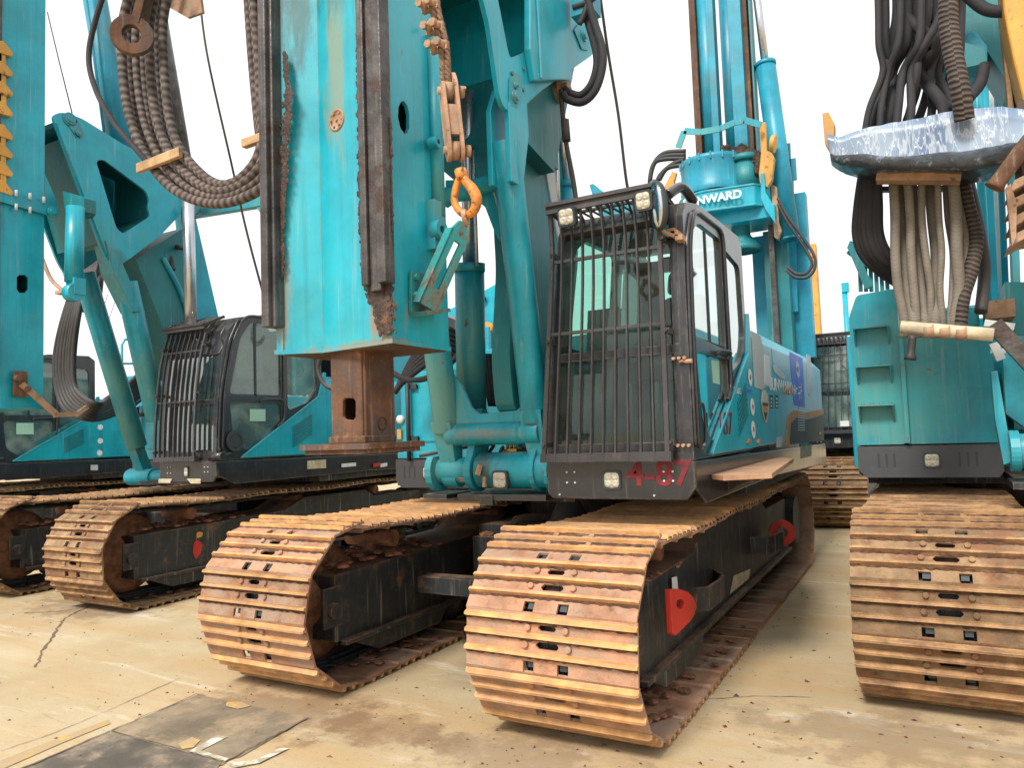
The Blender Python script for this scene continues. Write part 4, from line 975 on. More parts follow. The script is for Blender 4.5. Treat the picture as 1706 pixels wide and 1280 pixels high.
b = B(); prism(b, [(-2.812, 2.66, Z0-.012), (-2.6, 2.773, Z0-.012), (-2.26, 2.728, Z0-.012), (-2.112, 2.708, Z0-.012), (-2.112, 3.19, Z0-.012), (-2.812, 3.19, Z0-.012)], (0, 0, .022)); obj('mast_end_plate', b, ['mast'], ms)
b = B(); prism(b, [(-2.58, 2.78, Z0-.016), (-2.28, 2.735, Z0-.016), (-2.13, 2.715, Z0-.016), (-2.13, 3.17, Z0-.016), (-2.8, 3.17, Z0-.016), (-2.8, 2.72, Z0-.016)], (0, 0, .003)); obj('mast_underside', b, 'rust', ms)
b = B()
box(b, -2.835, -2.785, 2.60, 2.70, 2.06, Z1); box(b, -2.785, -2.765, 2.625, 2.69, 2.06, Z1)
ra = obj('guide_rail', b, 'greased', ms, bev=.006)
b = B(); box(b, -2.245, -2.205, 2.655, 2.735, 2.20, Z1); box(b, -2.205, -2.145, 2.672, 2.735, 2.17, Z1); box(b, -2.145, -2.095, 2.645, 2.72, 2.2, Z1)
obj('guide_rail', b, 'greased', ms, bev=.006)
def blob(parent, name, m, pts_lo, n, y, size, flat=.35, ax='y'):
    b = B()
    for i in range(n):
        t = random.random()*(len(pts_lo)-1); k = int(t); a, c = pts_lo[k], pts_lo[k+1]; f = t-k
        px = a[0]+(c[0]-a[0])*f+random.gauss(0, a[2]); py = a[1]+(c[1]-a[1])*f+random.gauss(0, 4)
        p = P(px, py, y=y) if ax == 'y' else P(px, py, x=y)
        s = random.uniform(*size)
        mm = Matrix.Translation(p) @ Matrix.Diagonal((1, flat, 1.5, 1)) if ax == 'y' else Matrix.Translation(p) @ Matrix.Diagonal((flat, 1, 1.5, 1))
        bmesh.ops.create_icosphere(b, subdivisions=1, radius=s, matrix=mm)
    for v in b.verts: v.co += Vector((random.uniform(-1, 1), 0, random.uniform(-1, 1)))*.004
    o = obj(name, b, m, parent); o['kind'] = 'stuff'; return o
blob(ms, 'caked_grease', 'grease', [(474, 95, 1.5), (480, 150, 3.5), (477, 220, 3), (473, 300, 1.8), (471, 350, 1.5), (468, 450, 1.5), (458, 500, 4), (458, 540, 3)], 800, 2.672, (.004, .014))
blob(ms, 'caked_grease', 'grease', [(600, 20, 2), (599, 100, 2), (600, 200, 1.5), (601, 350, 1.5), (606, 450, 3), (622, 492, 8), (638, 515, 7), (640, 550, 5)], 900, 2.70, (.004, .014))
blob(ms, 'caked_grease', 'grease', [(649, 200, 1.5), (650, 330, 1.5), (650, 430, 2), (645, 490, 4), (650, 530, 3)], 340, 2.705, (.004, .013))
b = B(); c = P(562, 200, y=2.765); u_ = Vector((.13, 1, 0)).normalized()
lathe(b, c, -u_, [(.055, 0), (.055, .008), (.046, .008), (.044, .004), (0, .004)], 24)
for i in range(6): a = i*math.pi/3; p = c+Vector((math.cos(a)*.036, 0, math.sin(a)*.036))-u_*.004; cyl(b, p, p-u_*.008, .006, seg=6)
cyl(b, c, c-u_*.012, .008, seg=8); obj('cover_plate', b, 'brownsteel', ms)
# kelly bar
b = B(); x0, x1, y0, y1 = -2.585, -2.365, 2.80, 3.02; zk = 1.475
hk = PY([(571, 668), (575, 664), (588, 664), (592, 669), (592, 695), (588, 700), (575, 699), (571, 694)], y0)
prism(b, [(x0+.012, y0, zk), (x1-.012, y0, zk), (x1-.012, y0, 2.4), (x0+.012, y0, 2.4)], (0, .02, 0), 0, [hk])
box(b, x1-.02, x1, y0+.012, y1, zk, 2.4); box(b, x0, x0+.02, y0+.012, y1, zk, 2.4); box(b, x0, x1, y1, y1+.02, zk, 2.4)
box(b, x0-.006, x1+.006, y0-.006, y1+.02, zk, zk+.035)
ke = obj('kelly_bar', b, 'rust', A, bev=.012)
c = P(637, 706, x=x1+.002); b = B(); ringz(b, c, (1, 0, 0), .034, .029, .004); obj('welded_ring', b, 'grease', ke)
b = B(); bo = rnd([(x0-.10, y0-.12, 0), (x1+.12, y0-.12, 0), (x1+.12, y1+.12, 0), (x0-.10, y1+.12, 0)], .03)
prism(b, [(p.x, p.y, zk-.028) for p in bo], (0, 0, .028)); prism(b, [(p.x*.92+.08*-2.47, p.y*.92+.08*2.9, zk-.05) for p in bo], (0, 0, .022))
obj('kelly_foot_plate', b, 'rust', ke, bev=.004)
# bracket and tie link on the mast
b = B(); xm = -2.118
prism(b, rnd(PX([(681, 450), (705, 458), (710, 462), (710, 520), (681, 524)], xm+.004), .02), (.016, 0, 0))
q = PX([(680, 522), (722, 517), (724, 523), (684, 529)], xm); prism(b, q, (.10, 0, 0))
for q_ in ((692, 462), (692, 492)): c = P(*q_, x=xm+.02); cyl(b, c, c+Vector((.018, 0, 0)), .018, seg=6)
br = obj('mast_bracket', b, 'tealrust', ms, bev=.004)
lk0 = P(713, 512, x=-2.03); lk1 = P(774, 372, x=-1.9)
b = B(); d = (lk1-lk0); s = Vector((.35, .9, 0)).normalized(); s = (s-d.normalized()*s.dot(d.normalized())).normalized(); n_ = d.normalized().cross(s)
W = .055
def L2(t, o): return lk0+d*t+s*o
outl = [L2(0, -W), L2(0, W*.9), L2(.9, W*.85), L2(1.0, W*.4), L2(1.0, -W*.5), L2(.88, -W*.9)]
prism(b, outl, n_*.02, 0, [[L2(.22, -.018), L2(.22, .02), L2(.78, .026), L2(.78, -.012)]])
for o_ in (-W, W*.85): prism(b, [L2(0, o_), L2(0, o_+.012), L2(.88, o_+.012), L2(.88, o_)], n_*.055)
obj('tie_link', b, 'tealrust', br)
b = B()
cyl(b, P(727, 40, x=-2.05, ), P(727, 40, x=-2.05)+Vector((0, 0, .01)), .02)
tube(b, [P(722, 60, x=-2.1), P(731, 362, x=-2.1)], .035, 12, 1)
for q_ in ((722, 385, .05), (716, 240, .03)):
    c = P(q_[0], q_[1], x=-2.1); ringz(b, c+Vector((.03, 0, 0)), (1, 0, 0), q_[2], q_[2]*.4, .05)
c = P(724, 385, x=-2.1); box(b, c.x-.02, c.x+.03, c.y-.04, c.y+.06, c.z-.10, c.z+.15)
obj('mast_side_pipe', b, 'teal2', ms)
# hoses looping from the mast
ha = []
for i in range(7):
    t = i/6; yh = 2.98+.10*(i % 2)
    ha.append([P(232+10*i, -60, y=yh), P(206+11*i, 30, y=yh), P(204+11.5*i, 110, y=yh), P(215+11*i, 190, y=yh), P(240+9.5*i, 255-2*i, y=yh), P(285+8*i, 312-4*i, y=yh),
               P(345+4*i, 338-5*i, y=yh), P(405, 330-6*i, y=yh), P(452-3*i, 295-8*i, y=yh), P(474-7*i, 215-10*i, y=yh), P(478-8*i, 100, y=yh), P(470-9*i, -60, y=yh)])
hbn = B(); box(hbn, -3.95, -2.9, 3.0, 3.06, 4.5, 4.62); hbn = obj('hose_bundle', hbn, 'brownsteel', A)
hoses(hbn, ha, (.022, .031), 'wrap', seg=12, sub=10)
hoses(hbn, [[P(190, -60, y=2.9), P(160, 30, y=2.9), P(148, 95, y=2.9), P(160, 150, y=2.9), P(190, 205, y=2.9), P(228, 250, y=2.92), P(250, 275, y=2.95)]], .018, 'blackwrap', seg=10)
hoses(hbn, [[P(408, -60, y=3.1), P(418, 90, y=3.1), P(428, 200, y=3.1), P(434, 260, y=3.1), P(420, 300, y=3.1)], [P(425, -60, y=3.1), P(436, 90, y=3.1), P(440, 200, y=3.1), P(436, 250, y=3.1), P(405, 310, y=3.1)]], .022, 'wrap')
b = B(); bar(b, P(230, 281, y=2.93), P(301, 253, y=2.93), .03, .06); obj('hose_clamp', b, 'wood', hbn, bev=.004)
b = B(); bar(b, P(268, 272, y=3.13), P(301, 258, y=3.13), .03, .06); bar(b, P(406, 240, y=2.97), P(452, 224, y=2.97), .04, .05); obj('hose_clamp', b, 'wood', hbn, bev=.004)
b = B(); c = P(221, 62, y=2.83); ax = Vector((.75, -.66, 0)); up2 = Vector((0, 0, 1)); rt2 = ax.cross(up2).normalized()
ell = lambda rx, rz: [c+rt2*math.cos(a)*rx+up2*math.sin(a)*rz for a in [2*math.pi*i/28 for i in range(28)]]
prism(b, ell(.125, .125), ax.normalized()*.045, 0, [ell(.055, .06)]); bar(b, c+up2*.08-ax*.02-rt2*.03, c+up2*.5-rt2*.12, .13, .05); ey = obj('lifting_eye', b, 'rust', hbn, bev=.006)
b = B(); prism(b, PY([(262, -30), (330, -30), (337, 20), (312, 29), (275, 8)], 3.2), (0, .02, 0)); obj('mounting_plate', b, 'brownsteel', hbn)
b = B(); tube(b, [P(330, -30, y=3.6), P(345, 90, y=3.6), P(385, 270, y=3.6), P(412, 390, y=3.6), P(448, 525, y=3.6)], .008, 6, 6); obj('hoist_rope', b, 'cable', A)
# black hoses behind the kelly bar
hoses(A, [[P(668-2*i, 640+3*i, y=4.6), P(690, 622-6*i, y=4.6), P(720, 600-7*i, y=4.6), P(745, 588-8*i, y=4.6), P(765, 600-8*i, y=4.7)] for i in range(6)]+[[P(655, 622, y=4.5), P(680, 633, y=4.5), P(712, 630, y=4.5), P(745, 610, y=4.5), P(765, 590, y=4.6)]], .022, 'blackwrap', name='hose')
b = B(); tube(b, [P(536, 590, y=5.0), P(530, 615, y=5.0), P(540, 640, y=5.0), P(558, 650, y=5.0)], .02, 8, 6); obj('hose', b, 'hose', A)
hoses(A, [[P(808+i*4, 590, y=4.45), P(812+i*5, 640, y=4.45), P(818+i*7, 675, y=4.4)] for i in range(3)]+[[P(840, 640, y=4.6), P(852, 675, y=4.5), P(870, 680, y=4.5)]], .022, 'blackwrap', name='hose')
# ---------------- lifting tackle hanging by the mast
T = thing('lifting_tackle', 'rusty wire rope socket with orange snap hook hanging beside the middle mast', 'lifting hook', P(775, 360, y=2.75))
ty = 2.75
b = B()
pts = [P(708, -40, y=ty), P(722, 20, y=ty), P(735, 80, y=ty), P(738, 130, y=ty), P(741, 160, y=ty)]
for k in range(2):
    base = spline([p+Vector((.022*k*(1 if i < 2 else 1), .01*k, 0)) for i, p in enumerate(pts)], 14)
    for s_ in range(3):
        tube(b, [p+Vector((math.cos(i*.8+s_*2.1), math.sin(i*.8+s_*2.1), 0))*.008 for i, p in enumerate(base)], .0085, 6, 1)
obj('wire_rope', b, 'rope', T)
for q_ in ((714, 8), (722, 45), (729, 76)):
    b = B(); c = P(*q_, y=ty-.01)
    for sx in (-1, 1):
        cyl(b, c+Vector((sx*.024, -.035, -.004)), c+Vector((sx*.024, .05, 0)), .011, seg=8)
        cyl(b, c+Vector((sx*.024, -.05, -.004)), c+Vector((sx*.024, -.03, 0)), .018, seg=6)
    tube(b, [c+Vector((-.034, .02, -.01)), c+Vector((0, -.03, .0)), c+Vector((.034, .02, .01))], .016, 8, 5); box(b, c.x-.045, c.x+.045, c.y+.005, c.y+.03, c.z-.02, c.z+.02)
    obj('rope_clip', b, 'brownsteel', T)
# socket block: two cheeks
dn = (P(760, 290, y=ty)-P(745, 150, y=ty)); L0 = P(747, 152, y=ty)
b = B(); dn = dn.normalized(); sd_ = Vector((.75, .66, 0)); fw = Vector((-.66, .75, 0))
def blk(t, s_, f_): return L0+dn*t+sd_*s_+fw*f_
for s_, x_ in ((-1, -.036), (1, .022)):
    prism(b, rnd([blk(-.09 if s_ > 0 else -.02, x_, -.012), blk(-.03, x_, -.055), blk(.27, x_, -.055), blk(.33, x_, -.03), blk(.33, x_, .03), blk(.27, x_, .055), blk(-.03, x_, .055), blk(-.09 if s_ > 0 else -.02, x_, .012)], .03), sd_*.016)
prism(b, [blk(.08, -.03, -.045), blk(.22, -.03, -.045), blk(.22, .03, -.045), blk(.08, .03, -.045)], fw*.03)
so_ = obj('rope_socket', b, 'brownsteel', T, bev=.004)
for t_ in (0, .28):
    b = B(); cyl(b, blk(t_, -.05, 0), blk(t_, .062, 0), .018, seg=10); cyl(b, blk(t_, .05, 0), blk(t_, .072, 0), .027, seg=6); cyl(b, blk(t_, -.022, 0), blk(t_, .02, 0), .042, seg=20)
    if not t_: tube(b, [blk(0, .068, -.05), blk(0, .068, .05)], .006, 6, 1)
    obj('socket_pin', b, 'brownsteel', so_)
hk0 = P(766, 292, y=ty); hk1 = P(776, 358, y=ty); b = B()
tube(b, [P(768, 290, y=ty), P(760, 312, y=ty), P(757, 335, y=ty), P(766, 352, y=ty), P(778, 358, y=ty), P(790, 350, y=ty), P(794, 332, y=ty), P(787, 315, y=ty), P(776, 302, y=ty), P(770, 292, y=ty)], .0165, 10, 8,
     rr=lambda t: 1+.5*math.sin(min(1, max(0, (t-.45)*2))*math.pi))
cyl(b, P(767, 283, y=ty), P(770, 300, y=ty), .028, .024, 12); obj('snap_hook', b, 'orange', T)
b = B(); c = P(775, 362, y=ty); ringz(b, c, (.9, .3, .1), .035, .02, .02); obj('link_ring', b, 'brownsteel', T)
# wooden board on the skirt's step brackets
for y_ in (4.7, 5.6): b = B(); box(b, -1.1, -.92, y_, y_+.04, 1.175, 1.193); prism(b, [(-1.1, y_, 1.175), (-.94, y_, 1.175), (-1.1, y_, 1.09)], (0, .02, 0)); obj('step_bracket', b, 'frameblack', skA)
b = B(); q_ = [P(1205, 793, z=1.222), P(1286, 789, z=1.222), P(1322, 764, z=1.222)]; prism(b, [Vector((-1.098, 4.3, 1.222))]+q_+[Vector((-1.098, 6.5, 1.222))], (0, 0, -.028))
tag(obj('wooden_board', b, 'board', None, bev=.003), 'brown board lying on the black side skirt above the red-lugged track', 'board')
# ================================================================== the left rig
GR = 'teal drilling rigs parked side by side'
Bq = thing('drilling_rig', 'teal drilling rig left of the middle one with curved window guard and muddy tracks', 'drilling rig', (-7.74, 6.9, 0), GR)
crawler(Bq, -6.785, 4.0, SHOE2, phase=.1, simple=True)
crawler(Bq, -8.68, 4.0, SHOE2, phase=.5, simple=True)
b = B(); box(b, -8.3, -7.2, 6.2, 8.1, .3, .8); box(b, -8.3, -7.2, 5.8, 6.2, .42, .7); obj('carbody', b, 'frameblack', Bq, bev=.01)
upper(Bq, -5.2, 1.2, curve=1, nbar=8, glassm='glassd')
kids = {o.name.split('.')[0]: o for o in Bq.children}
cabB = kids['cab']; skB = kids['cab_skirt']; hoB = kids['engine_house']
lamp(cabB, P(284, 549, y=5.5), .07, .085, (-.1, -1, 0)); lamp(cabB, P(340, 538, y=5.5), .08, .075, (-.1, -1, 0))
def decx(par, px, m, x, name='sticker'):
    b = B(); prism(b, PX(px, x), (.002, 0, 0)); return obj(name, b, m, par)
def decy(par, px, m, y, name='sticker'):
    b = B(); prism(b, PY(px, y), (0, .003, 0)); return obj(name, b, m, par)
b = B(); box(b, -8.6, -6.45, 7.9, 10.9, 2.25, 2.85); obj('engine_cover', b, 'teal', Bq, bev=.03)
b = B(); prism(b, [(-6.9, 7.0, 2.2), (-6.4, 7.0, 2.2), (-6.4, 7.5, 2.2), (-6.9, 7.5, 2.2)], (0, 0, .35)); obj('filter_box', b, 'black', Bq, bev=.02)
decx(cabB, [(416, 682), (442, 682), (442, 702), (416, 702)], 'mint', -6.31, 'window_sticker')
decy(skB, [(264, 798), (287, 798), (283, 805), (264, 805)], 'tan', 5.163); decy(skB, [(311, 798), (334, 798), (334, 806), (318, 806)], 'tan', 5.163)
decx(hoB, [(512, 768), (543, 766), (543, 780), (512, 782)], 'tan', -6.296, 'reflector')
for o, x_ in ((569, 'white'), (622, 'red'), (634, 'white')): decx(hoB, [(o, 773), (o+(24 if o == 569 else 11), 771), (o+(24 if o == 569 else 11), 777), (o, 779)], x_, -6.28, 'reflector')
b = B(); bar(b, P(345, 545, y=5.35), P(345, 568, y=5.3), .012, .012); bar(b, P(326, 568, y=5.3), P(352, 572, y=5.3), .012, .012)
tube(b, [P(326, 545, y=5.3), P(326, 562, y=5.28), P(333, 570, y=5.28), P(350, 571, y=5.3)], .008, 6, 4); tube(b, PX([(375, 545), (368, 560), (372, 575), (364, 590)], -6.28), .012, 6, 4); obj('mirror_bracket', b, 'black', cabB)
b = B(); q = P(392, 735, x=-6.28); ringz(b, q, (1, 0, 0), .11, .075, .02); cyl(b, q, q+Vector((.006, 0, 0)), .07, seg=20); obj('speaker_grille', b, 'decaldark', cabB)
b = B(); tube(b, [P(363, 740, y=5.2), P(362, 700, y=5.22), P(366, 640, y=5.3)], .02, 8, 4); cyl(b, P(350, 762, y=5.15), P(372, 760, y=5.15), .04, seg=12); obj('wiper_motor', b, 'black', cabB)
b = B(); xm = -7.45
hl = [Vector((xm, p.y, p.z)) for p in PX([(28, 462), (32, 458), (42, 458), (47, 463), (47, 482), (42, 488), (32, 488), (28, 482)], xm)]
ym0, ym1 = P(-8, 500, x=xm).y, P(73, 500, x=xm).y
prism(b, [(xm, ym0, 1.9), (xm, ym1, 1.9), (xm, ym1, 9), (xm, ym0, 9)], (-.02, 0, 0), 0, [hl])
def wall2(p, q, t, z0, z1):
    p, q = Vector((*p, z0)), Vector((*q, z0)); d = (q-p).normalized(); n = Vector((-d.y, d.x, 0))*t; prism(b, [p, q, q+n, p+n], (0, 0, z1-z0))
wall2((xm-.7, ym0), (xm-.02, ym0), .02, 1.9, 9); wall2((xm-.02, ym1-.02), (xm-.7, ym1-.02), .02, 1.9, 9); wall2((xm-.7, ym1), (xm-.7, ym0), .02, 1.9, 9); box(b, xm-.7, xm+.01, ym0, ym1+.01, 1.885, 1.9)
msB = obj('mast', b, 'teal', Bq)
b = B(); box(b, xm-.03, xm+.04, ym0-.05, ym0+.02, 2.1, 9); obj('guide_rail', b, 'greased', msB, bev=.006)
for zt_ in ((66, 180), (205, 310)):
    for k in range(4):
        yy0 = zt_[0]+(zt_[1]-zt_[0])*k/3.4
        b = B(); prism(b, PX([(-10, yy0), (6, yy0+2), (22, yy0+22), (20, yy0+28), (-10, yy0+18)], xm+.05), (-.12, 0, 0)); obj('guide_fin', b, 'yellow', msB, bev=.003)
    b = B(); prism(b, PX([(-10, zt_[0]), (7, zt_[0]+4), (9, zt_[1]), (-10, zt_[1]-4)], xm+.02), (.02, 0, 0)); obj('guide_bracket', b, 'yellow', msB, bev=.003)
b = B(); prism(b, PX([(-5, 320), (70, 338), (93, 345), (96, 354), (88, 362), (75, 358), (-5, 335)], xm+.02), (.02, 0, 0)); prism(b, PX([(73, 290), (92, 335), (95, 350), (78, 352), (72, 340)], xm-.02), (.02, 0, 0))
fl = obj('mast_flange', b, 'teal2', msB)
for q in ((27, 322), (50, 327), (73, 333), (27, 345), (50, 350)):
    b = B(); c = P(*q, x=xm+.05); cyl(b, c-Vector((0, 0, .03)), c+Vector((0, 0, .03)), .014, seg=8); obj('bolt', b, 'silver', fl)
b = B(); c = P(86, 353, x=xm+.04); cyl(b, c, c+Vector((.03, 0, 0)), .05, seg=18); cyl(b, c, c+Vector((.045, 0, 0)), .03, seg=14); obj('pivot_pin', b, 'teal2', fl)
b = B(); c = P(32, 640, x=xm+.02); box(b, c.x, c.x+.03, c.y-.06, c.y+.06, c.z-.12, c.z+.12); cyl(b, c+Vector((0, -.04, .05)), c+Vector((.08, -.04, .05)), .03, seg=8); cyl(b, c+Vector((0, .04, -.05)), c+Vector((.08, .04, -.05)), .03, seg=8)
lt = obj('latch', b, 'rust', msB)
b = B(); bar(b, P(36, 640, x=-7.38), P(93, 690, x=-7.38), .035, .05); bar(b, P(90, 692, x=-7.38), P(128, 690, x=-7.38), .035, .045); bar(b, P(126, 692, x=-7.38), P(145, 678, x=-7.38), .03, .04); obj('tie_rod', b, 'brownsteel', lt)
frB = [o for o in Bq.children if o.name.startswith('track_frame')][0]
b = B(); prism(b, PX([(322, 908), (327, 900), (333, 903), (337, 908), (334, 922), (326, 932), (321, 922)], -6.512), (.003, 0, 0)); obj('red_sticker', b, 'red', frB)
b = B(); prism(b, PX([(327, 890), (331, 886), (338, 888), (336, 895), (328, 897)], -6.512), (.003, 0, 0)); obj('yellow_sticker', b, 'yellow', frB)
# boom of the left rig
tri = [(86, 192), (104, 186), (135, 196), (205, 240), (262, 268), (296, 318), (312, 345), (268, 392), (215, 432), (197, 444), (180, 436), (170, 418)]
hole = [(160, 268), (172, 265), (243, 318), (249, 332), (246, 346), (251, 360), (205, 390), (194, 380)]
xr_ = -7.42; b = B()
prism(b, rnd(PX(tri, xr_), .07), (-.03, 0, 0), 0, [rnd(PX(hole, xr_), .06)])
T2 = [Vector((-8.25, p.y, p.z)) for p in PX(tri, xr_)]; H2 = [Vector((-8.25, p.y, p.z)) for p in PX(hole, xr_)]
R2 = rnd(PX(tri, xr_), .07)
for a_, c_ in ((PX([(92, 205)], xr_)[0], PX([(176, 424)], xr_)[0]),):
    prism(b, [a_, c_, c_+Vector((0, .035, .01)), a_+Vector((0, .035, .01))], (.02, 0, 0))
tbB = obj('boom_triangle', b, 'teal', Bq, bev=.006)
b = B(); prism(b, rnd(T2, .07), (.03, 0, 0)); obj('side_plate', b, 'teal', tbB, bev=.006)
b = B(); q4 = [Vector((-8.2, p.y, p.z)) for p in PX([(108, 215), (196, 260), (235, 300), (262, 370), (200, 410), (170, 392)], xr_)]
prism(b, [Vector((-8.2, p.y, p.z)) for p in PX([(118, 225), (168, 405), (180, 400), (130, 225)], xr_)], (.75, 0, 0))
prism(b, [Vector((-8.2, p.y, p.z)) for p in PX([(185, 400), (262, 356), (262, 366), (190, 408)], xr_)], (.75, 0, 0))
prism(b, [Vector((-8.2, p.y, p.z)) for p in PX([(262, 275), (305, 335), (268, 385), (255, 370)], xr_)], (.75, 0, 0))
prism(b, [Vector((-8.2, p.y, p.z)) for p in PX([(110, 195), (200, 240), (262, 272), (262, 280), (200, 248), (112, 203)], xr_)], (.75, 0, 0))
obj('boom_cross_box', b, 'teald', tbB)
for q, r_ in (((195, 428), .085), ((116, 199), .07), ((130, 222), .045)):
    b = B(); c = P(*q, x=xr_)
    for k, rr in enumerate((r_, r_*.75, r_*.45)): cyl(b, c, c+Vector((.014+.012*k, 0, 0)), rr, seg=24)
    obj('pivot_pin', b, 'teal2', tbB)
b = B(); prism(b, PX([(108, 200), (116, 192), (124, 196), (137, 218), (136, 228), (128, 230)], xr_+.002), (.012, 0, 0)); obj('pin_keeper', b, 'teal2', tbB)
b = B()
xl_ = -8.12
cyl(b, P(140, 455, x=xl_), P(228, 745, x=xl_), .115, .115, 26)
bar(b, P(222, 735, x=xl_), P(243, 792, x=xl_), .15, .12); c = P(240, 795, x=xl_); cyl(b, c-Vector((.25, 0, 0)), c+Vector((.2, 0, 0)), .10, seg=22); cyl(b, c-Vector((.1, 0, 0)), c+Vector((.65, 0, 0)), .08, seg=22)
xr2 = -7.5
cyl(b, P(210, 470, x=xr2), P(262, 700, x=xr2), .115, .115, 26)
prism(b, PX([(176, 400), (205, 440), (222, 480), (235, 520), (222, 520), (190, 455)], xr2+.12), (-.22, 0, 0))
obj('boom_leg_frame', b, 'teal2', Bq, bev=.005)
b = B(); cyl(b, P(123, 470, y=4.2), P(126, 345, y=4.2), .082, seg=24); c = P(122, 488, y=4.18); cyl(b, c-Vector((.05, 0, 0)), c+Vector((.06, 0, 0)), .085, seg=18); box(b, c.x-.07, c.x+.07, c.y-.03, c.y+.08, c.z-.02, c.z+.14); obj('mast_cylinder', b, 'teal', Bq)
b = B(); prism(b, PY([(104, 318), (140, 330), (140, 352), (134, 360), (114, 360), (108, 350)], 4.25), (0, .12, 0)); obj('cylinder_bracket', b, 'teald', Bq)
b = B(); prism(b, PY([(80, 395), (92, 395), (135, 495), (132, 520), (110, 470)], 5.2), (0, .1, 0)); obj('brace', b, 'teal2', Bq)
b = B(); prism(b, PX([(226, 432), (305, 380), (340, 660), (318, 660)], -7.55), (-.4, 0, 0)); arB = obj('boom_arm', b, 'teald', Bq)
b = B(); tube(b, PX([(272, 430), (298, 480), (318, 535)], -7.53), .03, 8, 4); obj('oil_pipe', b, 'teal2', arB)
b = B(); cyl(b, P(313, 300, y=5.35), P(318, 545, y=5.35), .062, seg=24); obj('cylinder_rod', b, 'chrome', Bq)
b = B(); cyl(b, P(246, -60, y=5.7), P(306, 296, y=5.9), .125, seg=28); obj('mast_cylinder', b, 'greased', Bq)
b = B(); cyl(b, P(148, -60, y=5.2), P(205, 262, y=5.3), .135, seg=28); obj('mast_cylinder', b, 'tealb', Bq)
b = B(); cyl(b, P(136, -60, y=5.0), P(176, 240, y=5.1), .016, seg=8); obj('oil_pipe', b, 'tealb', Bq)
b = B(); prism(b, PX([(300, 345), (322, 345), (385, 620), (330, 620)], -8.0), (-.12, 0, 0)); obj('boom_side_plate', b, 'teal', Bq)
b = B(); bar(b, P(302, 356, y=6.2), P(440, 333, y=6.2), .1, .16); bar(b, P(430, 333, y=6.2), P(455, 372, y=6.2), .08, .1); c = P(330, 350, y=6.1)
cyl(b, c, c-Vector((0, .04, 0)), .06, seg=16); obj('link_arm', b, 'teal2', Bq)
b = B(); tube(b, PX([(240, 430), (243, 470), (254, 520), (262, 550)], -7.85), .03, 8, 4); tube(b, PX([(247, 430), (252, 470), (262, 520), (268, 560)], -7.85), .03, 8, 4); obj('steel_pipe', b, 'chrome', Bq)
hoses(Bq, [[P(307, 345, y=5.6), P(307, 370, y=5.6), P(314, 395, y=5.6), P(308, 412, y=5.6), P(290, 410, y=5.7), P(275, 402, y=5.7)], [P(212, 434, y=5.5), P(225, 448, y=5.5), P(240, 452, y=5.6), P(246, 448, y=5.6)], [P(275, 405, y=5.6), P(284, 430, y=5.6), P(288, 450, y=5.6)]], .03, 'hose')
hb_ = []
for i in range(7):
    hb_.append([P(150+3*i, 405, y=5.35), P(146+2.5*i, 450, y=5.3), P(124+3*i, 480, y=5.1), P(106+4*i, 530, y=5.0), P(93+5*i, 590, y=5.0), P(94+5*i, 640, y=5.0), P(108+5*i, 680-3*i, y=5.0), P(145+3*i, 698-4*i, y=5.05), P(180, 694-5*i, y=5.5), P(215, 675-6*i, y=5.95), P(248, 645-6*i, y=6.2), P(285, 610-5*i, y=6.4)])
hoses(Bq, hb_, (.026, .034), 'hose', sub=6)
hoses(Bq, [[P(158, 400, y=5.4), P(162, 440, y=5.4), P(166, 470, y=5.3), P(160, 520, y=5.3)], [P(168, 400, y=5.4), P(168, 470, y=5.4), P(160, 525, y=5.3)]], .03, 'hose', sub=6)
hoses(Bq, [[P(212, 690, y=5.9), P(228, 672, y=5.9), P(245, 660, y=6)], [P(222, 695, y=5.9), P(240, 690, y=5.9), P(252, 680, y=6)]], .02, 'decaldark')
b = B(); tube(b, [P(70, 430, y=5.0), P(85, 465, y=5.0), P(107, 486, y=5.0)], .022, 8, 5); box(b, *(lambda p: (p.x-.1, p.x+.06, p.y-.05, p.y+.05, p.z-.02, p.z+.02))(P(107, 487, y=4.98))); obj('cable', b, 'brownsteel', Bq)
b = B(); tube(b, [P(79, 20, y=5.5), P(98, 100, y=5.5), P(120, 188, y=5.5)], .008, 6, 1); obj('hoist_rope', b, 'cable', Bq)
for a_, c_ in (((180, 490), (160, 530)), ((196, 490), (172, 540))):
    b = B(); tube(b, [P(a_[0], a_[1], y=9), P(c_[0], c_[1]+20, y=9)], .005, 5, 1); obj('hoist_rope', b, 'cable', Bq)

# ================================================================== far-left rig
D = thing('drilling_rig', 'teal drilling rig at the left edge, its black cab seen behind the nearest mast', 'drilling rig', (-12.94, 7.4, 0), GR)
crawler(D, -11.985, 4.7, SHOE2, phase=.2, simple=True); crawler(D, -13.9, 4.7, SHOE2, phase=.7, simple=True)
upper(D, -10.4, 1.65, curve=1, glassm='glassd')
kd = {o.name.split('.')[0]: o for o in D.children}; cabD = kd['cab']; hoD = kd['engine_house']
decx(cabD, [(27, 705), (56, 705), (56, 724), (27, 724)], 'mint', -11.51, 'window_sticker')
for q in ((167, 712), (167, 735), (166, 755)):
    b = B(); c = P(*q, x=-11.485); cyl(b, c, c+Vector((.004, 0, 0)), .045, seg=14); obj('round_sticker', b, 'white', hoD)
decx(kd['cab_skirt'], [(151, 775), (163, 775), (163, 784), (151, 784)], 'silver', -11.49, 'reflector')
decx(hoD, [(64, 740), (152, 690), (175, 688), (176, 684), (150, 684), (60, 736)], 'teald', -11.487, 'panel_crease')
b = B(); tube(b, [P(204, 700, x=-11.6), P(203, 575, x=-11.6), P(208, 566, x=-11.6), P(232, 563, x=-11.6)], .02, 8, 1); tube(b, [P(190, 606, x=-11.6), P(238, 606, x=-11.6)], .018, 8, 1); obj('handrail', b, 'teal', D)
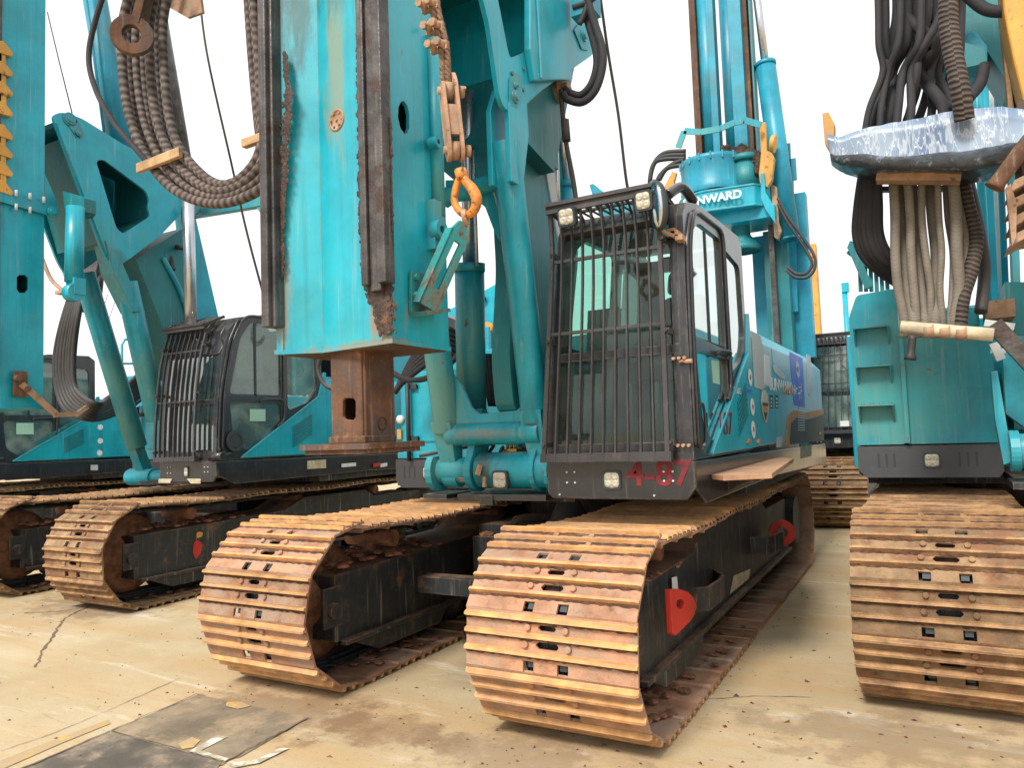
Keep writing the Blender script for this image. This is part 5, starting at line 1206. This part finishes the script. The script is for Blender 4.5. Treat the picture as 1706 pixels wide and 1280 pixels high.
b = B(); box(b, -12.6, -11.6, 8.3, 10.5, 2.3, 2.75); obj('engine_cover', b, 'teal', D, bev=.03)
b = B(); box(b, -13.4, -12.7, 5.0, 5.45, 1.95, 9); obj('mast', b, 'teal', D)
b = B(); leg(b, (-13.2, 5.8, 1.23), (-13.2, 5.3, 3.1), .1, .1); leg(b, (-12.6, 5.8, 1.23), (-12.6, 5.3, 3.1), .1, .1); obj('boom_leg_frame', b, 'teal2', D)

# ================================================================== the far rig with the rotary drive, behind the middle one
E_ = thing('drilling_rig', 'teal drilling rig standing behind the middle one with its tall kelly mast and rotary drive', 'drilling rig', (-2.15, 14, 0), GR)
crawler(E_, -1.2, 11.2, SHOE2, phase=.15, simple=True); crawler(E_, -3.1, 11.2, SHOE2, phase=.4, simple=True)
upper(E_, .385, 8.1, nbar=8, y_back=9.3, glassm='glassp')
ye = 10.6; b = B()
def col(px0, px1, m, y=ye, top=-60, bot=300, name='kelly_guide_tube', par=None, rd=True, dd=.2):
    b = B(); a0 = P(px0, 150, y=y); a1 = P(px1, 150, y=y); zt = P(px0, top, y=y).z; zb = P(px0, bot, y=y).z
    if rd: cyl(b, ((a0.x+a1.x)/2, y, zb), ((a0.x+a1.x)/2, y, zt), (a1.x-a0.x)/2, seg=24)
    else: box(b, a0.x, a1.x, y-dd/2, y+dd/2, zb, zt)
    return obj(name, b, m, par or E_)
col(1168, 1194, 'tealb', name='mast_column'); col(1186, 1197, 'tealb', name='mast_column', rd=False); col(1205, 1232, 'tealb', name='mast_column', y=10.8); col(1222, 1243, 'tealb', name='mast_column', y=10.5, rd=False)
col(1157, 1167, 'rust', rd=False, name='guide_rail'); col(1243, 1253, 'rust', rd=False, name='guide_rail'); col(1257, 1260, 'teald', rd=False, name='guide_rail')
cylinder(E_, P(1316, 400, y=ye), P(1275, 106, y=ye), P(1254, -60, y=ye), .135, 'tealb', rr=.4)
col(1300, 1332, 'tealb', top=330, bot=600, rd=False, name='mast_column', y=11.2); col(1262, 1300, 'teald', top=395, bot=600, name='mast_column', y=11, dd=.5, rd=False); col(1240, 1262, 'tealb', top=400, bot=600, name='mast_column', y=11.3, rd=False)
col(1268, 1276, 'greased', top=380, bot=600, rd=False, name='guide_rail', y=10.7)
rc = P(1188, 280, y=ye); zz_ = lambda py: P(1188, py, y=ye-.45).z
b = B(); lathe(b, (rc.x, ye, zz_(312)), (0, 0, 1), [(.46, 0), (.47, .06), (.45, .1), (.45, zz_(262)-zz_(312)), (.46, zz_(258)-zz_(312)), (.46, zz_(252)-zz_(312)), (.36, zz_(250)-zz_(312)), (.36, zz_(256)-zz_(312))], 40)
rd_ = obj('rotary_drive', b, 'tealb', E_)
for i in range(10): a = math.pi+math.pi*i/9; b = B(); box(b, rc.x+math.cos(a)*.46-.012, rc.x+math.cos(a)*.46+.012, ye+math.sin(a)*.46-.012, ye+math.sin(a)*.46+.012, zz_(262), zz_(250)); obj('stiffener_rib', b, 'tealb', rd_)
b = B(); pl = [(rc.x-.48, ye+.3)]+[(rc.x+math.cos(a)*.50, ye+math.sin(a)*.50) for a in [math.pi+math.pi*.5*i/9 for i in range(10)]]+[(rc.x+.62, ye-.42), (rc.x+.9, ye-.05), (rc.x+.9, ye+.5), (rc.x-.48, ye+.5)]
prism(b, [(x, y, zz_(352)) for x, y in pl], (0, 0, zz_(318)-zz_(352))); prism(b, [(x*1.0, y-.012, zz_(320)) for x, y in pl], (0, 0, .03)); prism(b, [(x*1.0, y-.012, zz_(353)) for x, y in pl], (0, 0, .03))
prism(b, [(rc.x-.35, ye-.3, zz_(372)), (rc.x+.85, ye-.3, zz_(372)), (rc.x+.88, ye+.4, zz_(372)), (rc.x-.4, ye+.4, zz_(372))], (0, 0, zz_(352)-zz_(372)))
obj('gear_housing', b, 'teal', rd_, bev=.01)
text(rd_, 'SUNWARD', P(1186, 331, y=ye-.535), .15, (1, .02, 0), (0, 0, 1), 'white', 'lettering', sx=1.05, bold=.006)
b = B(); p = P(1244, 290, y=ye); cyl(b, (p.x, ye-.1, zz_(322)), (p.x, ye-.1, zz_(268)), .19, seg=24); cyl(b, (p.x, ye-.1, zz_(268)), (p.x, ye-.1, zz_(258)), .22, seg=24); obj('hydraulic_motor', b, 'teald', rd_)
blob(rd_, 'caked_grease', 'grease', [(1205, 254, 3), (1235, 256, 3), (1262, 262, 3), (1268, 285, 3)], 130, ye-.2, (.03, .07), flat=1)
b = B(); prism(b, PY([(1268, 250), (1284, 252), (1290, 262), (1286, 300), (1278, 312), (1266, 306), (1264, 290)], ye-.35), (0, .1, 0)); bar(b, P(1271, 205, y=ye-.3), P(1274, 255, y=ye-.3), .08, .05); cyl(b, P(1284, 240, y=ye-.3), P(1292, 240, y=ye-.3), .12, seg=14); obj('yellow_lug', b, 'yellow', rd_, bev=.01)
b = B(); prism(b, PY([(1284, 305), (1294, 312), (1297, 370), (1302, 385), (1296, 398), (1290, 395), (1287, 345)], ye-.2), (0, .15, 0)); obj('side_guide', b, 'brownsteel', rd_)
b = B(); prism(b, PY([(1267, 290), (1273, 288), (1275, 320), (1290, 345), (1292, 372), (1276, 350), (1268, 330)], ye-.4), (0, .04, 0)); obj('support_plate', b, 'teal', rd_)
b = B(); prism(b, PY([(1120, 286), (1127, 288), (1121, 312), (1104, 316)], ye), (0, .05, 0)); obj('yellow_lug', b, 'yellow', rd_)
b = B(); pts = [(1130, 246), (1140, 218), (1168, 220), (1200, 214), (1224, 204), (1240, 200), (1268, 208)]
for a_, c_ in zip(pts, pts[1:]): bar(b, P(*a_, y=ye-.45), P(*c_, y=ye-.45), .02, .085)
obj('guard_ring', b, 'teal2', rd_)
hoses(rd_, [[P(1085, 330, y=ye), P(1083, 300, y=ye), P(1090, 272, y=ye), P(1108, 255+i*5, y=ye), P(1142, 252+i*6, y=ye)] for i in range(3)]+[[P(1092, 312, y=ye), P(1100, 292, y=ye), P(1120, 274, y=ye), P(1140, 266, y=ye)], [P(1098, 300, y=ye), P(1112, 280, y=ye), P(1140, 275, y=ye)]], .035, 'hose', sub=6)
b = B(); c = P(1236, 420, y=ye); lathe(b, (c.x, ye, c.z), (0, 0, 1), [(.25, 0), (.27, .03), (.24, .08), (.13, .22), (.12, .45), (.2, .5), (.2, .56), (0, .56)], 28); obj('spoil_funnel', b, 'teald', rd_)
hoses(E_, [[P(1296, 330, y=10.3), P(1312, 360, y=10.3), P(1335, 392, y=10.3), P(1356, 425, y=10.3), P(1357, 448, y=10.3), P(1345, 462, y=10.3), P(1325, 462, y=10.3), P(1310, 450, y=10.3)], [P(1296, 340, y=10.3), P(1312, 370, y=10.3), P(1332, 400, y=10.3), P(1350, 430, y=10.3), P(1352, 445, y=10.3), P(1342, 456, y=10.3), P(1326, 456, y=10.3), P(1312, 445, y=10.3)]], .02, 'hose', sub=6)
b = B(); 
for p_, q_ in (((1311, 240), (1313, 290)), ((1320, 265), (1322, 300)), ((1316, 290), (1324, 520)), ((1330, 400), (1345, 400))): bar(b, P(*p_, y=11.0), P(*q_, y=11.0), .09, .06)
obj('mast_bracket', b, 'tealb', E_)
b = B(); prism(b, PY([(982, 308), (988, 306), (1000, 316), (1020, 330), (1080, 345), (1080, 420), (1020, 420), (990, 335)], 9.2), (0, .1, 0)); obj('winch_bracket', b, 'teal2', E_)
b = B(); box(b, *(lambda p: (p.x-.06, p.x+.06, 11.96, 11.98, p.z-.04, p.z+.04))(P(1407, 706, y=11.95))); obj('white_sticker', b, 'white', E_)

# ================================================================== the right rig
M['film_shade'] = mat('shaded_film_underside', (.035, .05, .07), .3, vary=.5, vscale=12, rust=(.22, .28, .36), rust_scale=11, rust_lo=.55, rust_hi=.66, bump=.6, bscale=30, coat=.5)  # darker film for the beam's underside, shading put into the colour
C_ = thing('drilling_rig', 'teal drilling rig at the right edge with stepped tool box and thick hanging hoses', 'drilling rig', (.98, 7, 0), GR)
crawler(C_, .035, 4.2, SHOE2, phase=.45, simple=True); crawler(C_, 1.955, 4.2, SHOE2, phase=.1, simple=True)
upper(C_, 3.36, 1.1, tank='steps')
b = B(); box(b, .5, 1.5, 6.4, 8.3, .3, .8); obj('carbody', b, 'frameblack', C_)
yc = 5.2
b = B(); prism(b, PY([(1651, 620), (1662, 618), (1688, 770), (1672, 775), (1658, 700)], yc), (0, .1, 0)); prism(b, PY([(1668, 560), (1706, 560), (1740, 700), (1706, 712), (1676, 690)], 5.6), (0, .1, 0)); c = P(1690, 752, y=yc); cyl(b, c, c+Vector((1.0, 0, 0)), .10, seg=24); ringz(b, c, (1, 0, 0), .12, .05, .05); obj('boom_leg_frame', b, 'teal2', C_, bev=.006)
b = B(); box(b, .40, 1.2, yc-.1, yc+.25, 1.08, 1.12); obj('foot_plate', b, 'black', C_)
b = B(); prism(b, PY([(1674, 470), (1760, 470), (1760, 720), (1690, 715), (1680, 600)], 6.2), (0, .6, 0)); obj('boom_arm', b, 'teald', C_)
b = B(); bar(b, P(1655, 540, y=5.1), P(1720, 610, y=5.1), .06, .09); obj('tie_rod', b, 'greased', C_)
b = B(); bar(b, P(1655, 572, y=5.5), P(1668, 600, y=5.5), .05, .05); obj('lock_pin', b, 'silver', C_); b = B(); bar(b, P(1650, 585, y=5.5), P(1675, 585, y=5.5), .03, .03); bar(b, P(1640, 538, y=5.3), P(1690, 545, y=5.3), .03, .04); obj('lock_pin', b, 'silver', C_)
b = B(); tube(b, [P(1500, 545, y=5.0), P(1655, 558, y=5.0)], .038, 14, 1); pw = obj('hose_support_pipe', b, 'tan', C_)
for q in (1538, 1565, 1592):
    b = B(); a0 = P(q, 548+(q-1500)*.085, y=5.0); cyl(b, a0, a0+Vector((.055, 0, -.003)), .041, seg=14); obj('pipe_band', b, 'brownsteel', pw)
b = B(); box(b, *(lambda p: (p.x, p.x+.16, 5.9, 6.3, p.z-.12, p.z))(P(1641, 505, y=6))); obj('tread_plate', b, 'brownsteel', C_)
b = B(); box(b, .0, .36, 6.1, 6.5, 2.12, 2.28); obj('engine_cover', b, 'teal2', C_, bev=.02)
# mast columns behind the hoses
def colc(px0, px1, m, y, top, bot, name, rd=False, slope=-8):
    b = B(); A0 = P(px0+slope, top, y=y); A1 = P(px1+slope, top, y=y); B0 = P(px0, bot, y=y); B1 = P(px1, bot, y=y); w_ = B1.x-B0.x
    if rd: cyl(b, (A0+A1)/2, (B0+B1)/2, w_/2, seg=20)
    else: bar(b, (A0+A1)/2, (B0+B1)/2, w_, .2, upv=(0, 1, 0))
    return obj(name, b, m, C_)
colc(1638, 1654, 'teal', 7.0, -60, 525, 'mast_column', True, -30); colc(1652, 1665, 'teal', 7.2, -60, 525, 'mast_column', False, -30); colc(1665, 1674, 'white', 6.9, -60, 525, 'steel_pipe', True, -28)
colc(1672, 1684, 'tealb', 6.8, -60, 540, 'mast_column', True, -26); colc(1688, 1700, 'teal2', 6.6, -60, 540, 'mast_column', False, -20); colc(1612, 1618, 'greased', 7.4, 270, 420, 'steel_pipe', True, -4)
b = B(); prism(b, PY([(1592, -60), (1672, -60), (1690, 60), (1700, 130), (1680, 140), (1655, 100), (1640, 78), (1600, 84), (1594, 30)], 5.9), (0, .5, 0)); obj('boom_cross_box', b, 'teald', C_)
b = B(); prism(b, PY([(1598, 55), (1625, 48), (1645, 75), (1645, 105), (1600, 112)], 5.7), (0, .4, 0)); obj('junction_box', b, 'tealb', C_, bev=.02)
b = B(); prism(b, PY([(1664, -80), (1760, -80), (1760, 260), (1735, 260), (1706, 175), (1690, 110), (1672, 20)], 4.9), (0, .25, 0)); obj('rotary_housing', b, 'yellow', C_, bev=.02)
for i, (a_, c_) in enumerate((((1672, 20), (1688, 190)), ((1681, 60), (1697, 190)), ((1690, 90), (1706, 190)))):
    b = B(); bar(b, P(*a_, y=5.2), P(*c_, y=5.2), .05, .1, upv=(0, 1, 0)); obj('guide_rail', b, 'wood' if i != 1 else 'brownsteel', C_)
b = B(); prism(b, PY([(1694, 170), (1760, 150), (1760, 320), (1712, 320), (1700, 270)], 4.9), (0, .3, 0)); obj('rail_clamp', b, 'rust', C_)
for k in range(4):
    b = B(); prism(b, PY([(1690, 300+k*30), (1706, 292+k*30), (1760, 280+k*30), (1760, 300+k*30), (1706, 308+k*30), (1680, 322+k*30)], 4.8), (0, .3, 0)); obj('guide_fin', b, 'brownsteel', C_, bev=.004)
b = B(); prism(b, PY([(1676, 312), (1684, 306), (1694, 340), (1693, 395), (1686, 410), (1682, 370)], 4.75), (0, .05, 0)); obj('guide_bracket', b, 'brownsteel', C_)
b = B(); tube(b, [P(1656, 313, y=4.6), P(1663, 303, y=4.6), P(1706, 245, y=4.6), P(1730, 215, y=4.6)], .04, 12, 1, rr=lambda t: 1.25 if t < .1 else 1); obj('drain_pipe', b, 'rust', C_)
# the film-wrapped beam
b = B(); N1, N2 = 90, 12
topl = [(1378, 226), (1400, 232), (1440, 220), (1490, 208), (1540, 200), (1590, 190), (1640, 181), (1706, 186), (1750, 190)]; botl = [(1384, 270), (1400, 274), (1440, 277), (1500, 281), (1560, 281), (1620, 279), (1680, 272), (1706, 262), (1750, 262)]
def lerp_l(l, t):
    k = min(int(t*(len(l)-1)), len(l)-2); f = t*(len(l)-1)-k; return (l[k][0]*(1-f)+l[k+1][0]*f, l[k][1]*(1-f)+l[k+1][1]*f)
rows = []
from mathutils import noise as mnoise
for i in range(N1+1):
    t = i/N1; a_ = P(*lerp_l(topl, t), y=4.85); c_ = P(*lerp_l(botl, t), y=4.85); wdt = .36 if t > .2 else .12+.24*t/.2
    pr = [(0, 0), (0, .25), (0, .5), (0, .75), (0, 1), (.33, 1.0), (.66, 1.0), (1, 1), (1, .66), (1, .33), (1, 0), (.66, 0), (.33, 0)]
    row = []
    for (u_, v_) in pr:
        p = a_.lerp(c_, v_)+Vector((0, u_*wdt-.05, 0)); n_ = mnoise.noise_vector(p*5)*.016+mnoise.noise_vector(p*24)*.0045; row.append(b.verts.new(p+n_))
    rows.append(row)
for r0, r1 in zip(rows, rows[1:]):
    for k in range(len(r0)):
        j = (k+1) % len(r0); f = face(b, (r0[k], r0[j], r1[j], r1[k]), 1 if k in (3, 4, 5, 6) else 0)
        if f: f.smooth = True
face(b, rows[0][::-1]); face(b, rows[-1])
fw = obj('wrapped_beam', b, ['film', 'film_shade'], C_)
b = B(); prism(b, PY([(1370, 188), (1380, 186), (1390, 206), (1390, 226), (1396, 245), (1382, 252), (1374, 238)], 4.9), (0, .08, 0)); obj('end_bracket', b, 'yellow', fw, bev=.004)
b = B(); bar(b, P(1462, 290, y=5.0), P(1602, 290, y=5.0), .1, .10); obj('hose_rack', b, 'brownsteel', C_); b = B(); bar(b, P(1466, 316, y=5.3), P(1606, 314, y=5.3), .05, .03); obj('hose_rack', b, 'greased', C_)
b = B(); prism(b, PY([(1555, 55), (1640, 80), (1642, 105), (1560, 122), (1530, 118)], 5.5), (0, .2, 0)); obj('hose_rack', b, 'teald', C_)
up_h = []
tops = [1460, 1472, 1492, 1500, 1510, 1522, 1534, 1546, 1556, 1566, 1505, 1530]; mids = [1466, 1476, 1480, 1490, 1497, 1504, 1514, 1520, 1548, 1530, 1540, 1556]; lows = [1446, 1456, 1463, 1470, 1477, 1486, 1496, 1506, 1550, 1520, 1562, 1580]
random.seed(21); jt = lambda s_=9: random.uniform(-s_, s_)
for i in range(12):
    y_ = 5.15+.12*(i % 3)
    up_h.append([P(tops[i], -80, y=y_), P(tops[i]+(3 if i < 3 else 0), 20, y=y_), P(mids[i]+(16 if i > 3 else 4)+jt(), 75, y=y_), P(mids[i]+jt(12), 120, y=y_+jt(.1)), P(lows[i]+3+jt(), 180, y=y_), P(lows[i]-6, 230, y=y_), P(1436+5*i if i < 8 else lows[i], 290 if i < 8 else 250, y=y_)])
rb = B(); box(rb, *(lambda p: (p.x-.1, p.x+.75, 5.2, 5.5, p.z, p.z+.1))(P(1462, -60, y=5.3))); hbC = obj('hose_bundle', rb, 'teald', C_)
hoses(hbC, up_h, (.018, .036), 'blackwrap', sub=8)
hoses(hbC, [[P(1436+i*5, 285, y=5.2), P(1428+i*7, 340, y=5.2), P(1425+i*8, 390, y=5.2), P(1436+i*9, 425, y=5.25), P(1462+i*10, 452-i*2, y=5.35), P(1500+i*8, 478, y=5.6)] for i in range(6)], (.022, .038), 'blackwrap', sub=7)
hoses(hbC, [[P(1548+i*14, -60, y=5.5), P(1545+i*14, 60, y=5.5), P(1528+i*17, 150, y=5.5), P(1510+i*20, 200, y=5.4)] for i in range(5)], (.016, .03), 'blackwrap', sub=7)
hoses(hbC, [[P(1582, -60, y=4.7), P(1580, 30, y=4.7), P(1588, 90, y=4.7), P(1600, 150, y=4.7), P(1607, 200, y=4.75)]], .05, 'wrap2', sub=8, seg=14)
hoses(hbC, [[P(1600, -20, y=5), P(1640, 14, y=5), P(1680, 18, y=5), P(1720, 10, y=5)], [P(1640, 110, y=5.2), P(1632, 140, y=5.1), P(1612, 165, y=4.9)], [P(1560, 160, y=5.3), P(1580, 180, y=5.3), P(1602, 172, y=5.2)]], .034, 'blackwrap')
cx = [(1487, 1492, 1508), (1500, 1508, 1524), (1510, 1518, 1528), (1520, 1532, 1543), (1536, 1546, 1552), (1548, 1556, 1560), (1562, 1562, 1572), (1574, 1582, 1585), (1586, 1594, 1592), (1594, 1606, 1603)]
hoses(hbC, [[P(a_, 280, y=5.1+.1*(i % 2)), P(a_+3+jt(4), 360, y=5.1+.1*(i % 2)), P((a_+m_)/2+5+jt(5), 420, y=5.1+.1*(i % 2)), P(m_+4, 480, y=5.1+.08*(i % 2)), P(c_-2, 530, y=5.1), P(c_-2, 562, y=5.12)] for i, (a_, m_, c_) in enumerate(cx)], (.017, .036), 'canvas', sub=7)
hoses(hbC, [[P(1600, 280, y=5.2), P(1612, 340, y=5.2), P(1626, 395, y=5.2), P(1618, 450, y=5.15), P(1603, 500, y=5.1), P(1598, 560, y=5.1)]], .04, 'wrap2', sub=8, seg=12)
hoses(hbC, [[P(1612, 300, y=5.4), P(1630, 380, y=5.4), P(1640, 450, y=5.4), P(1634, 520, y=5.3)]], .036, 'hose', sub=8)
b = B(); tube(b, [P(1520, 560, y=4.95), P(1518, 580, y=4.95), P(1516, 600, y=4.95)], .022, 8, 3, rr=lambda t: 1 if t < .8 else 1.5); obj('grease_gun_hose', b, 'hose', hbC)
b = B(); bar(b, P(1414, 408, y=6.6), P(1430, 412, y=6.6), .05, .06); bar(b, P(1418, 410, y=6.6), P(1448, 480, y=6.6), .06, .06)
for k in range(6): bar(b, P(1432+k*9, 425+k*6, y=6.7), P(1434+k*9, 486, y=6.7), .03, .03)
bar(b, P(1414, 418, y=6.65), P(1500, 478, y=6.65), .05, .05); obj('handrail', b, 'teald', C_)

# ================================================================== far things
YM = thing('lattice_free_mast', 'yellow mast of a distant rig rising between the far rig and the right rig', 'mast', P(1357, 700, y=24, ), None)
YM.name = 'yellow_mast'
b = B(); a0 = P(1351, 500, y=24); a1 = P(1364, 500, y=24); box(b, a0.x, a1.x, 24, 24.4, 0, P(1357, 405, y=24).z); obj('column', b, 'yellow', YM, bev=.02)
b = B(); prism(b, PY([(1338, 408), (1346, 402), (1350, 412), (1346, 446), (1338, 440)], 23.9), (0, .2, 0)); bar(b, P(1345, 425, y=23.9), P(1353, 425, y=23.9), .1, .1); obj('head_bracket', b, 'yellow', YM)
TP = thing('teal_post', 'slim teal post standing far back just left of the stepped teal tool box', 'post', P(1410, 760, y=22))
b = B(); a0 = P(1408, 500, y=22); cyl(b, (a0.x, 22, 0), (a0.x, 22, P(1408, 478, y=22).z), .07, seg=12); obj('pole', b, 'teal', TP)
b = B(); a0 = P(1409, 478, y=22); box(b, a0.x-.1, a0.x+.08, 21.9, 22.1, a0.z-.15, a0.z+.1); obj('pole_cap', b, 'teal', TP)
Fq = thing('drilling_rig', 'distant teal rig glimpsed between the middle mast and its right boom leg', 'drilling rig', P(790, 760, y=13), GR)
b = B(); prism(b, PY([(700, 560), (742, 523), (760, 530), (765, 600), (765, 760), (700, 760)], 12.5), (0, 2.0, 0)); obj('cab', b, 'black', Fq, bev=.05)
b = B(); prism(b, PY([(725, 528), (830, 470), (832, 482), (830, 545), (800, 545), (735, 548)], 13.2), (0, .6, 0)); obj('engine_cover', b, 'teal', Fq, bev=.03)
b = B(); prism(b, PY([(800, 540), (830, 540), (835, 730), (765, 740), (765, 600), (808, 600)], 13.2), (0, .6, 0)); bar(b, P(812, 545, y=13), P(812, 700, y=13), .12, .1); obj('engine_house', b, 'teal', Fq)
b = B(); c = P(815, 547, y=13.1); cyl(b, c, c-Vector((0, .1, 0)), .12, seg=16); obj('rope_sheave', b, 'yellow', Fq)
b = B(); c = P(806, 498, y=13.15); cyl(b, c, c-Vector((0, .05, 0)), .06, seg=12); obj('round_hole_cover', b, 'decaldark', Fq)
b = B()
for k in range(2): box(b, *(lambda p: (p.x-.9, p.x+.9, 13.0, 15, 0, 1.1))(P(770, 800, y=13)))
obj('crawler_track', b, 'frameblack', Fq)

b = B(); random.seed(11)
for k in range(650):
    m_ = random.choice(((-1.6, 3.3, .7, .5), (-3.5, 3.2, .9, .5), (-2.4, 3.4, 1.6, .8), (-1.0, 5.5, .3, 3), (0, 4.2, .9, .5), (-6.8, 4.4, 1, .8), (-4.5, 3.4, 3.5, 1.6), (-.8, 3.3, 1.5, 1.2)))
    x = random.gauss(m_[0], m_[2]); y = random.gauss(m_[1], m_[3]); r = random.uniform(.003, .011)*(1.8 if random.random() < .05 else 1)
    if y < 1.7 or math.hypot(x, y) < 2.2: continue
    q = [b.verts.new((x+random.uniform(-r, r)*1.2+math.cos(a)*r, y+math.sin(a)*r, .001)) for a in (0, 2.1, 4.2)]; t_ = b.verts.new((x, y, r*.9))
    for i in range(3): b.faces.new((q[i], q[(i+1) % 3], t_))
o = obj('soil_crumbs', b, 'mud_shade'); o['kind'] = 'stuff'; o['label'] = 'scattered crumbs of brown soil on the concrete around the tracks'; o['category'] = 'soil'
